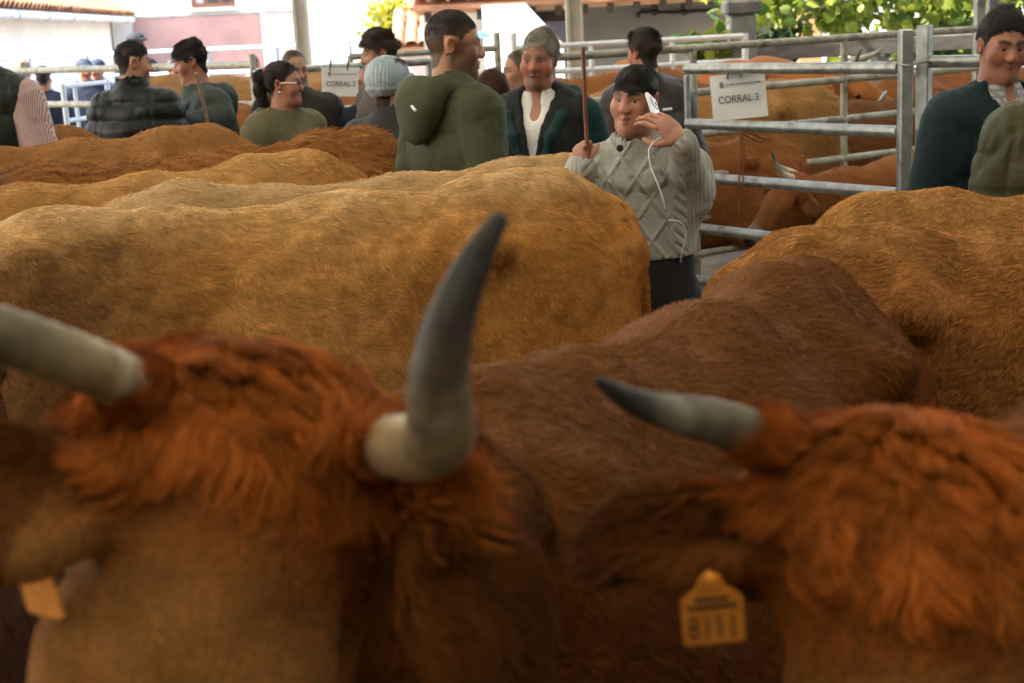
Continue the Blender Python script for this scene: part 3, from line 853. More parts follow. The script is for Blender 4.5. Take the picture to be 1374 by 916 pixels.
# the two on the right, croups towards the middle
org, s = at_sacrum(1195, 293, 2.98, -8)
cow('brown-tan cow whose haunch fills the space above the fringed head', org, -8, s, coat=dict(cols=((.32, .130, .032), (.155, .056, .015), (.46, .235, .078)), front=.2, top=.5), h=.016, fur=150000, furlen=.016, hair_r=.0007)
org, s = at_sacrum(1262, 246, 3.66, 4)
cow('tan cow in front of the two men at the right edge', org, 4, s, coat=dict(cols=((.41, .175, .040), (.20, .072, .018), (.58, .33, .12)), front=.15, top=.5), fur=76000, furlen=.016, hair_r=.0007)

# nearest, left: horned head tipped towards its right, body slanting back
hp = W(338, 540, 1.08)
uu = nrm(np.array([-.25, -.56, -.79])); ww = nrm(np.array([.10, -.79, .58]))
wz = W(690, 437, 1.68); sz = W(1012, 366, 2.42)
def cow_between(wz, sz):
    d = wz - sz; hd = math.degrees(math.atan2(d[1], d[0])); s = (wz[2] + sz[2]) / 2 / 1.385
    return (sz[0] + .58 * s * math.cos(R(hd)), sz[1] + .58 * s * math.sin(R(hd)), 0.0), hd, s
org, hd_, s = cow_between(wz, sz)
def comb_head(q, hd, d, HM):
    inh = (hd[:, 0] > -.08) & (np.abs(hd[:, 1]) < .12) & (hd[:, 2] > -.14) & (hd[:, 0] < .2)
    sw = np.stack([1 + .3 * noise(q, 11, 71), .45 * noise(q, 7, 72) + 2.2 * hd[:, 1] * (hd[:, 0] > .08), np.zeros(len(q))], 1) @ HM.T
    return np.where(inh[:, None], sw, d)
def fancy_near(q, hd, c):
    # paler brow and face below the tuft
    inh = (np.abs(hd[:, 1]) < .12) & (hd[:, 2] > -.2) & (hd[:, 0] < .42)
    n = .5 + .5 * noise(q, 9, 44)
    return c + (np.array([.40, .178, .047]) - c) * (inh * sstep(.06, .24, hd[:, 0] + .05 * noise(q, 14, 45)) * (.5 + .45 * n))[:, None]
def dens_near(C, hd):
    return np.where((hd[:, 0] > -.12) & (hd[:, 0] < .4) & (np.abs(hd[:, 1]) < .32), 5.0, 1.0)
hornL = ([W(285, 553, 1.16), W(190, 519, 1.07), W(120, 491, 1.03), W(40, 462, 1.0), W(-50, 430, .97), W(-150, 370, .95), W(-215, 270, .95)], [.022, .022, .0212, .0208, .0195, .015, .005], dict(fringe=.155, b=(.30, .225, .115), t=(.09, .075, .05), n=18, sub=8))
hornR = ([W(430, 574, 1.15), W(500, 590, 1.07), W(548, 600, .995), W(590, 582, .952), W(588, 512, .945), W(606, 425, .95), W(642, 342, .965), W(674, 288, .98)],
         [.0225, .0235, .025, .0255, .0215, .0168, .0112, .0062], dict(fringe=.165, b=(.26, .175, .08), t=(.030, .025, .02), n=18, sub=8))
A, Ainfo = cow('near horned red-brown cow at the left, its face filling the lower corner', org, hd_, s, poll=hp, u=uu, wv=ww, h=.015, headh=.007, detail_head=True, headscale=1.0,
    coat=RB, fur=190000, furlen=.016, horns=[hornL, hornR], dens=dens_near, comb=comb_head, poll_tuft=11000, plump=1, tilt=-3.5, clump=(60, .22), tuftlen=.055, hair_r=.0006, fancy=fancy_near,
    ears={-1: (W(150, 650, 1.04), W(-100, 690, .94), (.05, -.82, .57), .062, 'world'), 1: (W(596, 655, 1.03), W(652, 930, .97), (-.25, -.9, .3), .05, 'world')},
    tags=[(W(48, 770, .98), (.75, -.62, .1), (.12, -.25, 1), None, (.046, .048), 0)])

hp2 = W(1213, 655, 1.03)
uu2 = nrm(np.array([.03, -.40, -.92])); ww2 = nrm(np.array([-.12, -.91, .39]))
org2 = (1.26, 1.98, 0.0)
hornB = ([W(1110, 625, 1.08), W(1030, 588, 1.05), W(950, 563, 1.04), W(878, 548, 1.03), W(835, 530, 1.02), W(801, 508, 1.01)], [.0205, .0195, .0175, .0125, .0085, .004], dict(fringe=.15, b=(.135, .115, .072), t=(.03, .028, .025), n=18, sub=8))
hornB2 = ([W(1340, 660, 1.07), W(1425, 640, 1.05), W(1500, 610, 1.04), W(1570, 565, 1.03), W(1600, 520, 1.02)], [.0205, .0195, .0175, .0125, .004], dict(b=(.135, .115, .072), t=(.03, .028, .025), n=18, sub=8))
B, Binfo = cow('near shaggy-fringed red cow at the right with an orange 8111 ear tag', org2, 232, 1.0, poll=hp2, u=uu2, wv=ww2, h=.015, headh=.007, detail_head=True, headscale=.95,
    coat=dict(RB, cols=((.185, .061, .011), (.068, .021, .005), (.26, .11, .027))), fur=150000, furlen=.017, horns=[hornB, hornB2], dens=dens_near, comb=comb_head, poll_tuft=13000, clump=(60, .25), tuftlen=.072, fancy=fancy_near,
    hair_r=.0006, ears={-1: (W(1035, 712, 1.06), W(812, 722, 1.03), (.05, -.85, .52), .037, 'world'), 1: ((.08, .10, -.11), (.13, .29, -.12), (.25, 0, .95))},
    tags=[(W(955, 812, 1.0), (1, -.05, .07), (.0, -.25, 1), '8111', (.047, .050), 0)])

# a third near cow, nearly all outside the frame on the left: its flank fills the gap under the ear
cow('dark red-brown flank of a cow under the tagged ear at the left edge', (-1.01, 1.98, 0), -70, .97, h=.02, coat=dict(cols=((.13, .045, .013), (.06, .02, .007), (.19, .075, .024))), fur=16000, furlen=.022, hair_r=.0006)

# ------------------------------------------------------------------ people
def hand(f, wrist, d, pn, side, curl, s=1.0, thumb=0.5, k=0.003, spread=0.12, lat=.75):
    """palm, four fingers of three joints each and a thumb; d points to the knuckles, pn out of the palm"""
    d = nrm(d); pn = np.asarray(pn, float); pn = nrm(pn - (pn @ d) * d); l = np.cross(pn, d) * side
    w0 = np.asarray(wrist, float)
    kn = w0 + d * .085 * s
    f.cap(w0 - d * .02 * s, w0 + d * .02 * s, .026 * s, .025 * s, .015)
    f.ell(w0 + d * .05 * s, (.048 * s, .040 * s, .017 * s), .012, np.stack([d, l, pn], 1))
    curls = np.broadcast_to(curl, (4,)) if np.ndim(curl) else [curl] * 4
    for i in range(4):
        off = (i - 1.5) * .0195 * s
        p = kn + l * off + d * (.004, .008, .004, -.008)[i] * s
        Ls = np.array([.043, .027, .021]) * (.93, 1.05, .98, .78)[i] * s
        a = 0; dd = d + l * (i - 1.5) * spread
        for j in range(3):
            a += curls[i] * (.9, 1.0, .7)[j]
            q = p + (math.cos(a) * nrm(dd) + math.sin(a) * pn) * Ls[j]
            f.cap(p, q, (.0088, .0079, .0070)[j] * s, (.0079, .0070, .0058)[j] * s, k); p = q
    # thumb: leaves the side of the palm near its base (the index side)
    b = w0 + d * .025 * s - l * .026 * s
    c = b + nrm(d * .7 - l * lat + pn * thumb) * .04 * s
    e = c + nrm(d * .9 - l * .1 + pn * (thumb + .25)) * .032 * s
    g = e + nrm(d * .9 + l * .25 + pn * (thumb + .15)) * .026 * s
    f.cap(w0 + d * .02 * s, b, .018 * s, .016 * s, .012); f.cap(b, c, .0145 * s, .012 * s, k); f.cap(c, e, .0115 * s, .0105 * s, k); f.cap(e, g, .0105 * s, .0085 * s, k)

SKINS = dict(fair=(.42, .22, .15), ruddy=(.37, .165, .105), tan=(.43, .23, .145), boy=(.42, .21, .14))
LINE = [(-.14, .084), (-.085, .080), (-.062, .060), (-.040, .045), (-.016, .005), (.002, -.012), (.012, .028), (.030, .022), (.042, -.035), (.06, None), (.2, None)]
def scalp(q, line, back):
    """1 where hair grows on a head, falling softly to 0 across the hairline"""
    ly, lz = np.array([(a, back if b is None else b) for a, b in (line or LINE)]).T
    zl = np.interp(q[:, 1], ly, lz) + .004 * noise(q, 90, 12)
    ear = (np.abs(q[:, 0]) > .070) & (np.abs(q[:, 1] - .015) < .03) & (np.abs(q[:, 2] + .004) < .036)
    return sstep(-.006, .007, q[:, 2] - zl) * (1 - ear)

def person(label, px, ytop, y, phi, head, s=None, build=1.0, top=None, legs='dark', skin='fair', hair=None, beard=None, arms=None, fat=1.0, headz=0.0, hs=.90, feat=None,
           detail=True, handfine=(), lean=0.0, headoff=(0, 0), group='people at the cattle market', extras=None, gaze=0.0, brow=(.03, .02, .015)):
    """px, ytop: where the crown of the head shows; y: distance; phi/head: facing angle (0 = towards the camera, 90 = to the right)"""
    hp = W(px, ytop, y)
    H = hp[2] - .012
    if s is None: s = H / 1.755
    feat = feat or {}
    RZ = rot_z(R(phi)); X0 = np.array([hp[0], y, 0.0])
    toL = lambda p: (np.asarray(p, float) - X0) @ RZ
    HC = np.array([headoff[0], headoff[1] - .01, 1.755 - .125 * hs + headz]) * s
    yaw, pit, rol = head
    HM = rot_z(R(yaw - phi)) @ rot_x(R(pit)) @ rot_y(R(rol))
    hs_ = hs * s
    bw = build
    SH = {-1: np.array((-.168 * (.5 + .5 * bw), .015, 1.398)) * s, 1: np.array((.168 * (.5 + .5 * bw), .015, 1.398)) * s}
    AR = {}
    arms = arms or {}
    for g in (-1, 1):
        if g in arms: AR[g] = [toL(p) if wld else np.array(p) * s for p, wld in arms[g]]
        else: AR[g] = [np.array((g * (.175 + .07 * bw), .045, 1.12)) * s, np.array((g * (.18 + .07 * bw), -.03, .88)) * s]
    lo = np.minimum.reduce([np.array((-.32, -.26, -.01)) * s, *[AR[g][1] - .14 for g in (-1, 1)], *[AR[g][0] - .1 for g in (-1, 1)], HC - .2])
    hi = np.maximum.reduce([np.array((.32, .24, 1.6)) * s, *[AR[g][1] + .14 for g in (-1, 1)], *[AR[g][0] + .1 for g in (-1, 1)], HC + .19])
    hh = .0048 if detail else .012
    def grid(h, heads=True):
        out = []
        for i in range(3):
            fn = []
            if heads: fn.append((HC[i] - .135 * hs_, HC[i] + .135 * hs_, hh))
            for c in handfine: 
                cc = AR[c][1] if np.isscalar(c) else c
                fn.append((cc[i] - .11, cc[i] + .12, 0.0036))
            out.append(axis(lo[i], hi[i], h, fn))
        return out
    def P(a): return np.asarray(a, float) * s
    def torso(f, g, hem=.84):
        q = g / s
        f.ell(P((0, .01, .97)), P((.172 * bw + q, .125 * bw + q, .17)), .05)
        f.ell(P((0, -.012 * bw, 1.10)), P((.163 * bw + q, .122 * bw + q, .19)), .06)
        f.ell(P((0, 0, 1.27)), P((.18 * (.5 + .5 * bw) + q, .128 * (.5 + .5 * bw) + q, .2)), .06)
        f.cap(SH[-1] * [.8, 1, 1], SH[1] * [.8, 1, 1], .060 * s + g, .060 * s + g, .05)
        for sd in (-1, 1): f.cap(SH[sd] * np.array([.7, 1, 1.01]), HC * [1, 1, 0] + P((sd * .025, .025, 1.475)), .058 * s + g * .8, .056 * s + g * .7, .05)
    def arm(f, sd, g, end=1.0, k=.035):
        e, w_ = AR[sd]; wq = e + (w_ - e) * end
        f.cap(SH[sd], e, .056 * s * (.6 + .4 * bw) + g, .045 * s + g, k); f.cap(e, wq, .046 * s + g, .033 * s + g * .8, .025)
    def leg(f, sd, g):
        a = P((sd * .09, .01, .92)); b = P((sd * .10, -.01, .50)); c = P((sd * .105, .02, .09))
        f.cap(a, b, .088 * s + g, .062 * s + g, .05); f.cap(b, c, .06 * s + g, .042 * s + g, .04)
    # --- the body: one continuous skin
    f = Field(*grid(.021 if detail else .03))
    torso(f, 0)
    for sd in (-1, 1):
        leg(f, sd, 0); f.cap(P((sd * .105, .03, .05)), P((sd * .12, -.14, .035)), .042 * s, .034 * s, .03)
        arm(f, sd, 0, .97)
        spec = arms.get((sd, 'hand'))
        e, w_ = AR[sd]
        if spec: hand(f, w_, toL(spec['d'] + X0) if spec.get('world') else spec['d'], toL(np.array(spec['pn']) + X0) if spec.get('world') else spec['pn'], spec['side'], spec['curl'], s * spec.get('size', 1.0), spec.get('thumb', .5), lat=spec.get('lat', .75), spread=spec.get('spread', .05))
        else: hand(f, w_, nrm(w_ - e), (-sd, 0, 0), sd, .45, s)
    f.cap(HC + HM @ np.array([0, .02, -.06]) * hs_, HC * [1, 1, 0] + P((0, .03, 1.44)), .056 * hs_ * (.6 + .4 * fat), .064 * s * (.6 + .4 * fat), .03)
    f.frame(HM * hs_, HC)
    a = hs_
    fw = fat
    f.ell((0, .012, .032), (.074 * a, .095 * a, .090 * a), .02)
    f.ell((0, -.024, -.03), (.0585 * a * fw, .066 * a, .087 * a), .03)
    f.ell((0, -.03, -.078), (.046 * a * fw * feat.get('jaw', 1), .052 * a, .042 * a), .025)
    f.cap((0, -.073, -.106), (0, -.075, -.102), .0195 * a * fw, .0195 * a * fw, .018)
    if fat > 1.05: f.ell((0, -.02, -.105), (.05 * a * fw, .055 * a, .028 * a), .03)
    for g in (-1, 1):
        f.ell((g * .040 * fw, -.058, -.030), (.026 * a * fw, .024 * a, .028 * a * fw), .02)
        f.cap((g * .012, -.082, .0225), (g * .046, -.070, .022), .0095 * a, .009 * a, .012)
        f.ell((g * .031, -.092, .003), (.0185 * a, .014 * a, .012 * a), .010, None, True)
        f.cap((g * .021, -.097, -.038), (g * .031 * fw, -.087, -.066), .0028 * a, .0035 * a, .010, True)
        f.cap((g * .017, -.0825, .0085), (g * .044, -.073, .0085), .0058 * a, .0052 * a, .006)
        f.cap((g * .018, -.082, -.0085), (g * .043, -.074, -.007), .005 * a, .0045 * a, .006)
        f.cap((g * .013, -.098, -.034), (g * .014, -.094, -.030), .0085 * a, .008 * a, .008)
        f.cap((g * .007, -.108, -.044), (g * .008, -.100, -.040), .0035 * a, .003 * a, .004, True)
        # ear
        ER = rot_z(g * .35) @ rot_y(g * .15)
        f.ell((g * .077, .018, -.004), (.011 * a, .021 * a, .033 * a), .008, ER)
        f.ell((g * .084, .012, -.002), (.007 * a, .012 * a, .020 * a), .006, ER, True)
    nl = feat.get('nose', 1.0)
    f.cap((0, -.083, .014), (0, -.084 - .020 * nl, -.027), .0085 * a, .0110 * a, .012); f.cap((0, -.084 - .019 * nl, -.029), (0, -.084 - .017 * nl, -.032), .0115 * a, .0115 * a, .008)
    op = feat.get('mouth', 0.0)
    pout = feat.get('pout', 0.0)
    fz = feat.get('frown', 0.0)
    f.cap((-.017, -.083, -.0635 - fz), (0, -.0905 - pout, -.0605), .0055 * a, .0068 * a, .006); f.cap((.017, -.083, -.0635 - fz), (0, -.0905 - pout, -.0605), .0055 * a, .0068 * a, .006)
    lw = feat.get('lower', .0078)
    f.cap((-.015, -.082, -.0715 - op - fz), (0, -.0885 - pout * 1.3, -.0745 - op), .0062 * a, lw * a, .006); f.cap((.015, -.082, -.0715 - op - fz), (0, -.0885 - pout * 1.3, -.0745 - op), .0062 * a, lw * a, .006)
    f.cap((-.020, -.087, -.067 - op / 2), (.020, -.087, -.067 - op / 2), .0022 * a + op * .3, .0022 * a + op * .3, .004, True); f.cap((-.008, -.098 - pout, -.067 - op / 2), (.008, -.098 - pout, -.067 - op / 2), .003 * a + op * .45, .003 * a + op * .45, .004, True)
    f.frame()
    V, F = f.mesh(); N = vnormals(V, F)
    q = ((V - HC) @ HM) / hs_
    base = np.array(SKINS[skin]); n1 = noise(V, 40, 5); n2 = noise(V, 14, 6)
    c = base[None] * (1 + .08 * n1 + .08 * n2)[:, None]
    inh = (np.abs(q) < .14).all(1)
    def blob(cx, cy, cz, rx, ry, rz, col, amt, mirror=True):
        nonlocal c
        for g in ((-1, 1) if mirror else (1,)):
            d = ((q[:, 0] - g * cx) / rx) ** 2 + ((q[:, 1] - cy) / ry) ** 2 + ((q[:, 2] - cz) / rz) ** 2
            wgt = np.exp(-d) * amt * inh
            c = c + (np.asarray(col) - c) * np.clip(wgt, 0, 1)[:, None]
    red = base * np.array([1.0, .62, .58])
    blob(.040, -.068, -.028, .026, .05, .024, red, feat.get('flush', .55)); blob(0, -.11, -.03, .016, .02, .016, red, .7, False)
    blob(.078, .015, -.005, .016, .03, .035, red, .6)
    blob(.009, -.10, -.041, .006, .015, .005, base * .25, .8)
    blob(.031, -.085, .006, .021, .03, .012, base * np.array([.40, .30, .28]), .7); blob(.027, -.09, -.052, .004, .02, .017, base * .45, .45)  # shade of eye sockets and nose-to-mouth folds put into the skin colour
    lip = base * np.array([.80, .42, .42]) if 'lip' not in feat else np.array(feat['lip'])
    blob(0, -.09, -.061, .019, .03, .0055, lip, 1.0, False); blob(0, -.09, -.0735 - op, .017, .03, .0065, lip, 1.0, False)
    blob(0, -.085, -.067 - op / 2, .019, .03, .0028 + op * .5, base * .16, .95, False)
    bc = np.array(brow)
    for j in range(6):
        t = j / 5; blob(.013 + .034 * t, -.08, .0235 + .006 * math.sin(t * 2.4), .008, .03, .0056 + .0014 * (1 - t), bc, .8 * feat.get('browamt', 1))
    if beard:
        bcol, amt, style = beard
        low = 1 - sstep(-.068, -.044, q[:, 2] - .012 * sstep(.02, .05, np.abs(q[:, 0]))); ahead = 1 - sstep(-.02, .02, q[:, 1] - (q[:, 2] < -.03) * .02)
        side = sstep(.045, .06, np.abs(q[:, 0])) * (1 - sstep(.0, .03, q[:, 2])) * (1 - sstep(.0, .02, q[:, 1]))
        zone = np.maximum(low * ahead, side) if style == 'full' else low * ahead * (1 - sstep(.028, .045, np.abs(q[:, 0])))
        mous = np.exp(-((q[:, 0]) / .022) ** 4 - ((q[:, 2] + .051) / .0065) ** 2) * (q[:, 1] < -.05)
        zone = np.maximum(zone, mous) * inh * (q[:, 2] > -.135)
        lipm = np.exp(-(q[:, 0] / .02) ** 2 - ((q[:, 2] + .067) / .011) ** 2) * (q[:, 1] < -.06)
        zone = zone * (1 - .9 * lipm) * (.92 + .12 * noise(V, 260, 8))
        c = c + (np.array(bcol) - c) * np.clip(zone * amt, 0, 1)[:, None]
    c = np.where((V[:, 2] < .10 * s)[:, None], np.array([.02, .016, .013]), c)
    zone_h = None
    if hair and hair.get('style', 'short') != 'none':
        zone_h = scalp(q, hair.get('line'), hair.get('back', -.075)) * inh
        hc = np.repeat(np.array(hair['col'])[None] * .75, len(V), 0)
        if hair.get('fade'):
            fd = hair['fade']; t_ = 1 - sstep(fd[0], fd[1], q[:, 2] + .25 * q[:, 1]); hc = hc + (np.array(fd[2]) - hc) * t_[:, None]
        c = c + (hc - c) * (zone_h * hair.get('cover', .93))[:, None]
    o = link('person', mesh_quads('person', V, F, SKIN, np.clip(c, .003, 1)), None, label, 'person', group)
    o.matrix_world = Matrix([[*RZ[i], X0[i]] for i in range(3)] + [[0, 0, 0, 1]])
    ctx = dict(V=V, F=F, N=N, o=o, HM=HM, HC=HC, hs=hs_, s=s, toL=toL, RZ=RZ, X0=X0, AR=AR, SH=SH, P=P, grid=grid)
    # --- eyes
    if detail:
        for g in (-1, 1):
            ec = HC + HM @ np.array([g * .031, -.0726, .0005]) * hs_
            ev, ef = ball(ec, .0118 * hs_, 14, 10)
            dd = ((ev - ec) / (.0118 * hs_)) @ (HM @ nrm([math.sin(R(gaze)), -math.cos(R(gaze)), -.05]))
            k_ = np.where((dd > .80)[:, None], np.array([.035, .02, .012]), np.array([.27, .24, .22])); k_ = np.where((dd > .96)[:, None], .006, k_)
            link('eye', mesh_quads('eye', ev, ef, EYE, k_), o)
    # --- clothes
    def cloth(name, fn, mat, h=.016, wrinkle=.010, wf=7, quilts=0, fine=(), seams=False):
        fl = Field(*[axis(lo[i] - .07, hi[i] + .07, h, [(a_[i], b_[i], g_) for a_, b_, g_ in fine]) for i in range(3)])
        fn(fl)
        Vc, Fc = fl.mesh()
        if not len(Vc): return None
        Nc = vnormals(Vc, Fc)
        st = np.array([1, 1, .55])
        ws = Vc + .05 * noise_vec(Vc, 5, 37)
        rg = lambda F3, fr, sd_, pw: (1 - np.abs(noise(ws * np.array(F3), fr, sd_))) ** pw
        d = wrinkle * (.35 * noise(ws * np.array([1, 1, .3]), wf, 31) - .55 * rg((.8, .8, 1.3), 8, 32, 9) - .45 * rg((1.2, 1.2, .5), 12, 35, 9) + .2 * noise(ws, 19, 34))
        if seams:
            ax = np.abs(Vc[:, 0]) / s; zz = Vc[:, 2] / s; gv = lambda x, w_: np.exp(-(x / w_) ** 2)
            d = d - .007 * gv(ax - .150 * (.6 + .4 * bw) - .03 * sstep(1.45, 1.2, zz), .010) * (zz > 1.16) - .006 * gv(zz - 1.335, .009) * (Vc[:, 1] > 0) * (ax < .16) - .007 * gv(ax, .009) * (Vc[:, 1] < 0)
        if quilts: d = d + .022 * np.abs(np.sin(Vc[:, 2] * math.pi / quilts + .25 * noise(Vc, 6, 40))) ** .45 - .016
        Vc = Vc + Nc * d[:, None]
        return link(name, mesh_quads(name, Vc, Fc, mat), o)
    ctx['cloth'] = cloth
    T = top or {}
    th = T.get('thick', .022) * s
    neck0 = HC * [1, 1, 0] + P((0, .025, 1.41)); neck1 = HC + HM @ np.array([0, .02, -.05]) * hs_
    neck1 = neck0 + (neck1 - neck0) * .8
    def trousers(fl):
        wz = T.get('waist', 1.04)
        if wz > 1.05: torso(fl, .010)
        for sd in (-1, 1): leg(fl, sd, .016 * s)
        fl.ell(P((0, .01, .96)), P((.172 * bw + .012, .125 * bw + .012, .13)), .05)
        fl.clip(lambda X, Y, Z: np.maximum(Z - T.get('waist', 1.04) * s + 0 * X, .075 * s - Z))
    cloth('trousers', trousers, T.get('legmat') or fabric('dark trousers', (.016, .015, .017)), .022)
    def jacket(fl):
        torso(fl, th)
        hem = T.get('hem', .80)
        if hem < .9: fl.cap(P((-.08 * bw, .01, hem + .06)), P((.08 * bw, .01, hem + .06)), .12 * s * bw + th, .12 * s * bw + th, .08)
        if T.get('sleeves', True):
            for sd in (-1, 1): arm(fl, sd, th * 1.05, T.get('cuff', .93), .06)
        col_ = T.get('collar', .05)
        if col_: fl.cap(neck0, neck0 + (neck1 - neck0) * min(1, col_ / .09), .082 * s, .074 * s + .004, .03)
        # the neck opening
        if col_:
            fl.cap(neck0 + [0, -.005 * s, -.02 * s], neck0 + (neck1 - neck0) * 2.5, .064 * s * (.5 + .5 * fat), .075 * s * (.5 + .5 * fat), .008, True)
        if T.get('open'):
            wv_, dp = T['open']
            z1 = neck0[2] + .05 * s; z0 = z1 - dp * 1.9 * s
            fl.clip(lambda X, Y, Z: -np.maximum(np.maximum(np.abs(X) - wv_ * s * np.clip((Z - z0) / (z1 - z0), 0, 1.2), z0 - Z), Y + .03 * s))
        fl.clip(lambda X, Y, Z: (hem * s - Z) + 0 * X + 0 * Y)
    if T: cloth(T.get('name', 'jacket'), jacket, T['mat'], T.get('h', .0125), T.get('wrinkle', .010), T.get('wf', 7), T.get('quilts', 0) * s, seams=T.get('seams', True))
    if T.get('hood'):
        hb = T['hood']
        def hoodf(fl):
            pp = None
            for i in range(-6, 7):
                t = i / 6; p0 = neck0 + np.array([math.sin(t * 2.3) * .108 * s, (math.cos(t * 2.3) * .108 - .005) * s, (.085 - .125 * max(0, abs(t) - .3)) * s])
                if pp is not None: fl.cap(pp, p0, .037 * s * (1.1 - .45 * abs(t)), .037 * s * (1.1 - .45 * abs(t)), .02)
                pp = p0
            fl.ell(neck0 + np.array([0, .135, .045]) * s, np.array([.122, .066, .085 * hb]) * s, .02, rot_x(.30))
            fl.ell(neck0 + np.array([0, .150, -.01]) * s, np.array([.09, .055, .10 * hb]) * s, .04, rot_x(.18))
            fl.ell(neck0 + np.array([0, .075, .135]) * s, np.array([.075, .06, .05]) * s, .02, None, True)
            fl.cap(neck0 + [0, -.005 * s, -.05 * s], neck0 + (neck1 - neck0) * 2.5, .066 * s, .078 * s, .010, True)
        cloth('hood', hoodf, T['mat'], .010, .007, 11)
    if T.get('shirt'):
        def shirt(fl):
            torso(fl, .007)
            fl.cap(neck0, neck0 + (neck1 - neck0) * .62, .074 * s * (.5 + .5 * fat), .070 * s * (.5 + .5 * fat), .02)
            fl.cap(neck0 + [0, 0, -.02], neck0 + (neck1 - neck0) * 2.5, .0625 * s * (.5 + .5 * fat), .070 * s * (.5 + .5 * fat), .006, True)
            fl.ell(HC * [1, 1, 0] + P((0, -.115, 1.475)), P((.035, .07, .09)), .01, None, True)
            fl.clip(lambda X, Y, Z: 1.1 * s - Z + 0 * X + 0 * Y)
        cloth('shirt', shirt, T['shirt'], .010, .003)
    if T.get('sleevemat'):
        def slv(fl):
            for sd in (-1, 1): arm(fl, sd, th * .8, .95)
            fl.clip(lambda X, Y, Z: .125 * s - np.abs(X) + 0 * Y + 0 * Z)
        cloth('sleeves', slv, T['sleevemat'], .0145, .011)
    if hair: hairdo(ctx, **hair)
    if extras: extras(ctx)
    return ctx

def hairdo(ctx, col, style='short', thick=.012, strand=2600, length=.03, line=None, comb=None, back=-.075, lift=.35, top=0.0, fade=None, cover=.93, fringe=None, part=None, streak=1.0):
    """hair combed from the scalp; long styles add a hanging mass under the loose strands"""
    o, HM, HC, hs = ctx['o'], ctx['HM'], ctx['HC'], ctx['hs']; a = hs
    hq = lambda P: ((P - HC) @ HM) / hs
    def tint(P, n_):
        c = np.array(col)[None] * (1 + streak * (.55 * noise(P, 75, 9) + .3 * noise(P, 24, 10)))[:, None]
        if fade:
            qq = hq(P); t = 1 - sstep(fade[0], fade[1], qq[:, 2] + .25 * qq[:, 1]); c = c + (np.array(fade[2]) - c) * t[:, None]
        return np.clip(c, .002, 1)
    h = o
    if style in ('long', 'tail'):
        lo, hi = HC - .42 * hs, HC + .22 * hs
        f = Field(*(axis(lo[i], hi[i], .0075) for i in range(3))); f.frame(HM * hs, HC)
        f.ell((0, .018, .032), (.082 * a, .098 * a, .096 * a), .02)
        X = (f.x[:, None, None] - HC[0]), (f.y[None, :, None] - HC[1]), (f.z[None, None, :] - HC[2])
        q = [(X[0] * HM[0, i] + X[1] * HM[1, i] + X[2] * HM[2, i]) / hs for i in range(3)]
        ly, lz = np.array([(m_, back if b is None else b) for m_, b in (line or LINE)]).T
        f.D = np.maximum(f.D, ((np.interp(q[1], ly, lz) + .004 * np.sin(q[0] * 160) + .010 - q[2]) * .75 * hs).astype(np.float32))
        if style == 'long':
            f.ell((0, .055, -.05), (.092 * a, .065 * a, .13 * a), .04)
            for g in (-1, 1): f.chain([(g * .07, .03, .02), (g * .088, .03, -.08), (g * .08, .05, -.19)], [.03 * a, .032 * a, .022 * a], .03)
            f.chain([(0, .09, 0), (0, .095, -.1), (0, .09, -.2)], [.05 * a, .055 * a, .035 * a], .04)
        else:
            f.cap((0, .095, .055), (0, .115, .062), .022 * a, .018 * a, .012)
            f.chain([(0, .118, .062), (.004, .142, .045), (.012, .148, -.02), (.01, .135, -.09), (.02, .115, -.15), (.025, .10, -.20)], [.016 * a, .025 * a, .030 * a, .027 * a, .018 * a, .006 * a], .018)
        f.frame(); V, F = f.mesh(); N = vnormals(V, F)
        V = V + N * (.003 * noise(V * np.array([1, 1, .3]), 80, 3) + .003 * noise(V, 38, 4))[:, None]
        h = link('hair', mesh_quads('hair', V, F, HAIRCAP, tint(V, 0)), o)
        dens = lambda C, Nn: np.ones(len(C))
    else:
        V, F, N = ctx['V'], ctx['F'], ctx['N']
        dens = lambda C, Nn: scalp(hq(C), line, back) * (np.abs(hq(C)) < .14).all(1)
    if not strand: return
    def cb(P, Nn):
        q_ = hq(P)
        if style in ('long', 'tail'):
            d = np.stack([0 * q_[:, 0], .5 * (q_[:, 2] > .0) + 0 * q_[:, 0], -.9 * (q_[:, 2] < .04) - .15], 1)
            if style == 'tail': d = np.where((q_[:, 1] < .10)[:, None], np.array([0, .10, .06]) - q_, np.array([.05, .1, -1.0]))
        else:
            fr = comb or (0, -.55, .1); tp = sstep(.045, .075, q_[:, 2])[:, None]
            d = np.array([fr]) * tp + np.array([[0, .35, -.8]]) * (1 - tp)
        return d @ HM.T
    def ln(P):
        q_ = hq(P); k = 1.0 if style != 'short' else .42 + .58 * sstep(.01, .08, q_[:, 2])
        if fringe: k = k * (1 + fringe * (1 - sstep(-.09, -.05, q_[:, 1])) * (q_[:, 2] > .03))
        return length * k * (1 + .3 * noise(P, 30, 8))
    g = grow(V, F, N, int(strand * 2.6) if style == 'short' else strand, dens, cb, ln, lift * 1.25, .34, .40, 24, .30, .15, 1, 5, 77, (48, .42))
    if g:
        P, Nn, out = g
        strands('hair' if style == 'short' else 'loose_hair', out, .0008, .0003, HAIR, h, tint(P, 1))

# ------------------------------------------------------------------ who stands where
BLACK = (.012, .010, .009); DBROWN = (.028, .017, .011); BROWN = (.055, .033, .02); GREY = (.24, .215, .17)
DARKJEAN = fabric('navy jeans', (.02, .026, .045)); KHAKI = fabric('brown trousers', (.05, .038, .028))

